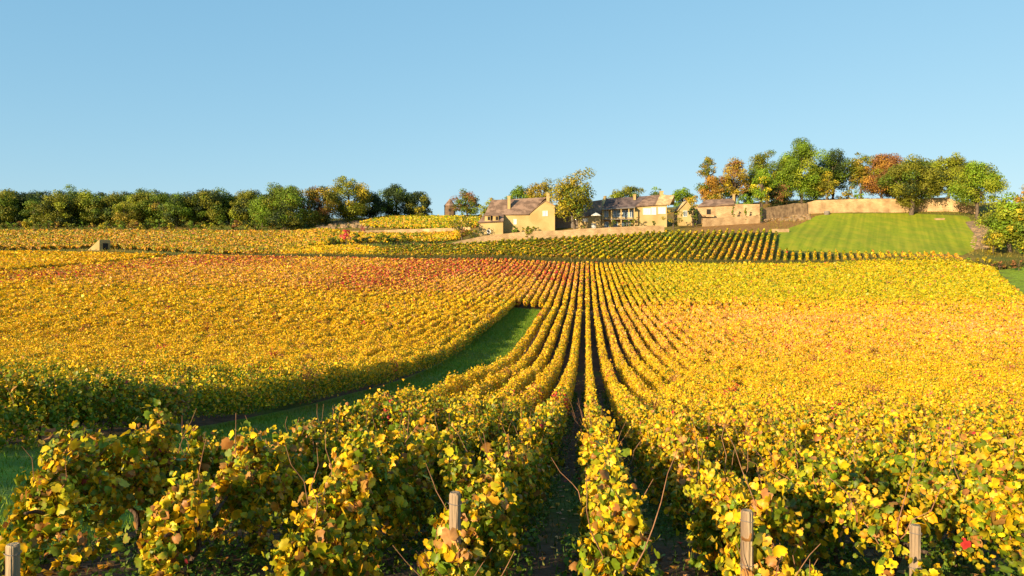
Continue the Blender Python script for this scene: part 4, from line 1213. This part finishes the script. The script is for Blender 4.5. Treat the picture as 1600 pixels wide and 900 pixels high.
for x_ in (942, 955.5, 970.5, 982.5, 991):
    p, q = P(x_, 358, D1 - 1.9), P(x_, 325.5, D1 - 1.9)
    p[2] = zg1(p[0], D1 - 1.9) - .3
    box(a, p[0] - .13, p[0] + .13, D1 - 2.05, D1 - 1.79, p[2], q[2])
part('veranda_post', a, 'render', hB)
a = Acc()
p, q = P(941, 342.5, D1 - 2), P(992, 341.2, D1 - 2)
box(a, p[0], q[0], D1 - 2.2, D1 - .05, p[2] - .12, p[2] + .12)
p2, q2 = P(941, 325.4, D1 - 2), P(992, 322.6, D1 - 2)
slab(a, [P(940, 327.4, D1 - 2.3), P(992.5, 324.2, D1 - 2.3), P(992.5, 322.6, D1 - .52), P(940, 326.4, D1 - .52)], 0.14)
part('veranda_deck', a, 'greywood', hB)
a = Acc()
prism(a, [P(x, y, 212) for x, y in ((904, 372), (939.5, 372), (939.5, 333), (904, 340))], 8)
part('annex_wall', a, 'render', hB)
a = Acc()
slab(a, [P(902.5, 340.6, 211.6), P(940, 333.2, 211.6), P(941, 312, 216), P(924, 314.5, 216)], 0.22)
slab(a, [P(924, 314.5, 216.01), P(941, 312, 216.01), P(941, 333, 220.2), P(904, 338, 220.2)], 0.22)
part('annex_roof', a, 'roof', hB)
window(hB, 925, 930.5, 350, 356.5, 212, pane_mat='white', bars=0)
window(hB, 911, 918, 342, 345.5, 212, pane_mat='white', bars=1)
# white blob added to imitate sun glare from a window of the annex
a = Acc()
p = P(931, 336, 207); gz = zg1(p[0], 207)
pr_ = empty('glare_blob', (p[0], 207, gz), 'round white blob imitating sun glare in front of the manor annex', 'glare_blob')
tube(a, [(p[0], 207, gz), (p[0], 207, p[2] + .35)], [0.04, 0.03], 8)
part('glare_stem', a, 'greywood', pr_)
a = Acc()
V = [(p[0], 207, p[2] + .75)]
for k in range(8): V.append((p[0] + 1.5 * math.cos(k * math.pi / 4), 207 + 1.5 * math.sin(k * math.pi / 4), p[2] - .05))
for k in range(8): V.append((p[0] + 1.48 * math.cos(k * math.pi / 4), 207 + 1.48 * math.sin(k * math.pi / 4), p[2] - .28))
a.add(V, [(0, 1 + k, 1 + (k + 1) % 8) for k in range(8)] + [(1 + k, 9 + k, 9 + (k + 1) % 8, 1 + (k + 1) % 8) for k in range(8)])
part('canopy', a, 'white', pr_)  # white cap that stands for the bright spot of glare
# little gabled outhouse
gb = G(1070, 217)
hO = empty('outhouse', gb, 'small gabled outhouse half hidden by trees right of the manor', 'building')
a = Acc(); prism(a, [P(x, y, 217) for x, y in ((1060, 362), (1084, 362), (1084, 330), (1072.5, 314.6), (1060, 328))], 6); part('wall', a, 'render', hO)
a = Acc()
for (xa, ya), (xb, yb) in (((1057.5, 329), (1072.5, 313.2)), ((1072.5, 313.2), (1087, 331.5))):
    p, q = P(xa, ya, 216.6), P(xb, yb, 216.6)
    slab(a, [p, q, q + np.array((0, 6.8, 0)), p + np.array((0, 6.8, 0))], 0.25)
part('roof', a, 'paleroof', hO)
window(hO, 1068, 1073, 330, 338, 217, bars=1)
# ruined barn on the right
bb = G(1140, 222)
hC = empty('stone_barn', bb, 'low pale barn with brown roof and a black window opening, among cypresses', 'barn')
a = Acc()
prism(a, [P(x, y, 221) for x, y in ((1091, 356), (1187, 356), (1187, 319), (1147, 319), (1147, 318), (1091, 322))], 7)
part('wall', a, 'drystone', hC)
a = Acc()
slab(a, [P(1090, 322.6, 220.6), P(1148, 319.6, 220.6), P(1146, 310, 224.5), P(1104, 312, 224.5)], 0.25)
slab(a, [P(1104, 312, 224.51), P(1146, 310, 224.51), P(1148, 318, 228.4), P(1092, 320, 228.4)], 0.25)
part('roof', a, 'roof', hC)
chimney(hC, 1145.4, 1148.6, 303, 318, 223.5)
a = Acc(); p, q = P(1104, 334.8, 221), P(1110.5, 327, 221); box(a, p[0], q[0], 220.93, 221.3, p[2], q[2]); part('window', a, 'dark', hC)
a = Acc(); p, q = P(1098, 339.5, 221), P(1114, 336, 221); box(a, p[0], q[0], 219.6, 220.99, p[2], q[2]); part('ledge', a, 'drystone', hC)
a = Acc(); p, q = P(1181, 345, 221), P(1184, 336, 221); box(a, p[0], q[0], 220.93, 221.3, p[2], q[2]); part('door', a, 'dark', hC)

# small tower on the skyline
tb = P(703, 340, 284); tb[2] = zg1(tb[0], tb[1])
tw = empty('tower', tb, 'small stone tower with a pointed brown roof on the skyline', 'tower')
a = Acc()
zt, rt = P(703, 322, 284)[2], 2.15
tube(a, [(tb[0], 284, tb[2] - 1.5), (tb[0], 284, zt)], [rt, rt], 8); part('wall', a, 'oldstone', tw)
a = Acc()
tube(a, [(tb[0], 284, zt - .05), (tb[0], 284, P(704, 310, 284)[2])], [rt + .3, 0.03], 8); part('roof', a, 'roof', tw)
a = Acc(); box(a, tb[0] - .3, tb[0] + .3, 284 - rt - .06, 284 - rt + .3, zt - 2.2, zt - 1.2); part('window', a, 'dark', tw)

# slanted hut in the left vines
hx = G(150, 178)
ht = empty('hut', hx, 'small slanted concrete hut with a dark side in the left vines', 'hut')
a = Acc()
f = [P(136.5, 391.3, 177.5), P(155.4, 391.3, 177.5), P(155.4, 374.2, 177.5)]
f = [np.array((q[0], 177.5, q[2])) for q in f]
sk = np.array((1.25, 2.6, 0.0))
V = [f[0] - (0, 0, 1.2), f[1] - (0, 0, 1.2), f[1], f[2], f[0]]
V = V + [v_ + sk for v_ in V]
a.add(V, [(0, 1, 2, 3, 4), (9, 8, 7, 6, 5), (1, 6, 7, 2), (2, 7, 8, 3), (3, 8, 9, 4), (4, 9, 5, 0), (0, 5, 6, 1)])
part('wall', a, 'render', ht)
a = Acc()
c0 = f[1] + sk * 0.3 + np.array((0.03, 0, 0.1)); c1 = f[1] + sk * 0.75 + np.array((0.03, 0, 0.1)); up_ = np.array((0, 0, 1.7))
V = [c0, c1, c1 + up_, c0 + up_]; V = V + [v_ + np.array((0.05, -0.02, 0)) for v_ in V]
a.add(V, [(0, 1, 2, 3), (7, 6, 5, 4), (0, 4, 5, 1), (1, 5, 6, 2), (2, 6, 7, 3), (3, 7, 4, 0)])
part('door', a, 'dark', ht)

# small things on the slope
def cypress(px, ty, by, wpx, d, label):
    return tree('cypress', px, ty, by, wpx, d, [('green', 2), ('olive', 1)], label, 'tree', 'columnar cypresses by the barn', crown_from=0.05, card=0.3, sparse=1.2, shape=1.6, clumps=14, trunk_r=0.08)
cypress(1088, 330, 362, 7, 212, 'tall dark cypress at the left corner of the barn terrace')
cypress(1146, 318, 348, 5, 217.5, 'slim cypress in the middle of the barn wall')
cypress(1165, 322, 349, 4, 218, 'thinnest cypress right of the middle of the barn wall')
cypress(1190, 318, 350, 5, 218, 'cypress at the right end of the barn wall')
shrub(1022, 344.5, 354, 9.5, 209.5, [('green', 2), ('dark', 1)], 'clipped round box ball on the terrace below the white windows', card=0.25)
shrub(910, 352, 358.5, 10, 207, [('green', 2), ('dark', 1)], 'low clipped box ball beside the big open tree', card=0.25)
for i, (px, ty, wd, mx_, lab) in enumerate(((958, 343, 24, [('green', 1), ('dark', 1), ('olive', 1)], 'climbing plant on the left part of the manor veranda'),
                                            (981, 341, 18, [('dark', 1), ('green', 1)], 'dark climbing plant on the right part of the manor veranda'),
                                            (995, 338, 14, [('rust', 1), ('olive', 1)], 'brownish climber at the end of the manor veranda'))):
    shrub(px, ty, 357, wd, 210.4, mx_, lab, card=0.25, sparse=0.7, depth=0.7)
tree('cloud_tree', 1052, 327, 356, 44, 208.5, [('ochre', 2), ('olive', 3)], 'flat layered ochre tree before the right corner of the manor', crown_from=0.15, sparse=0.55, card=0.32, clumps=14)
tree('tree', 1083, 318, 360, 20, 213, [('dark', 3), ('green', 1)], 'narrow dark tree before the little outhouse', crown_from=0.1, card=0.36)
a = Acc()
for px, d, w_, h_, dp in ((1468, 219, 2.4, 0.35, 1.0),):
    c = G(px, d); box(a, c[0] - w_ / 2, c[0] + w_ / 2, d - dp / 2, d + dp / 2, c[2] - .1, c[2] + h_ * .7); box(a, c[0] - w_ / 2 - .1, c[0] + w_ / 2 + .1, d - dp / 2 - .1, d + dp / 2 + .1, c[2] + h_ * .702, c[2] + h_ * 1.2)
tag(link('stone_slab', a.mesh('stone_slab'), M['drystone']), 'pale flat slab lying on the upper right of the lawn', 'slab')
a = Acc()
c = G(1291, 231)
tube(a, [(c[0], 230.5, c[2] - .2), (c[0], 230.5, c[2] + .5), (c[0], 230.5, c[2] + 1.0)], [0.75, 0.9, 0.72], 12)
tag(link('barrel', a.mesh('barrel'), M['greywood']), 'dark brown tub at the foot of the long wall', 'tub')

# ------------------------------------------------------------------ stakes at the ends of the near rows
def stake(px, py_top, d, h, label, sq=0.085, tilt=(0, 0)):
    c = P(px, py_top, d)
    z0 = c[2] - h
    root = empty('wooden_stake', (c[0], d, z0), label, 'stake', 'stakes at the ends of the near vine rows')
    a = Acc()
    r0, r1 = sq * 0.56, sq * 0.53
    tx, ty_ = tilt
    pts = [np.array((c[0] - tx * (1 - t_), d - ty_ * (1 - t_), z0 + h * t_)) for t_ in (0, .3, .6, .9, .985, 1.0)]
    tube(a, pts, [r0, r0 * 1.02, r0 * .98, r1, r1, r1 * .82], 10)
    link('post', a.mesh('post'), M['stake'], root)
    for zz in (0.93, 0.62):                    # turns of wire stapled round it
        a = Acc()
        q = z0 + h * zz
        pp = [(c[0] + (r0 + .004) * math.cos(t_), d + (r0 + .004) * math.sin(t_), q + 0.004 * math.sin(2 * t_)) for t_ in np.linspace(0, 2 * math.pi, 13)]
        tube(a, pp, [0.0028] * 13, 4)
        link('wire', a.mesh('wire'), M['greywood'], root)
    return root
stake(711, 769, 4.72, 1.0, 'taller bare pale stake at the end of the row left of the middle', 0.072)
stake(1167, 797, 4.70, 0.9, 'shorter stake wrapped in dry canes at the row end right of the middle', 0.072)
stake(20, 850, 4.6, 0.8, 'stake at the bottom left corner under ragged leaves', 0.075)
stake(411, 698, 6.5, 1.1, 'old brown stake deep in the leafy row left of the middle', 0.06, (0.03, 0))
stake(1430, 820, 4.97, 0.75, 'grey stake deep in leaves in the lower right', 0.065)
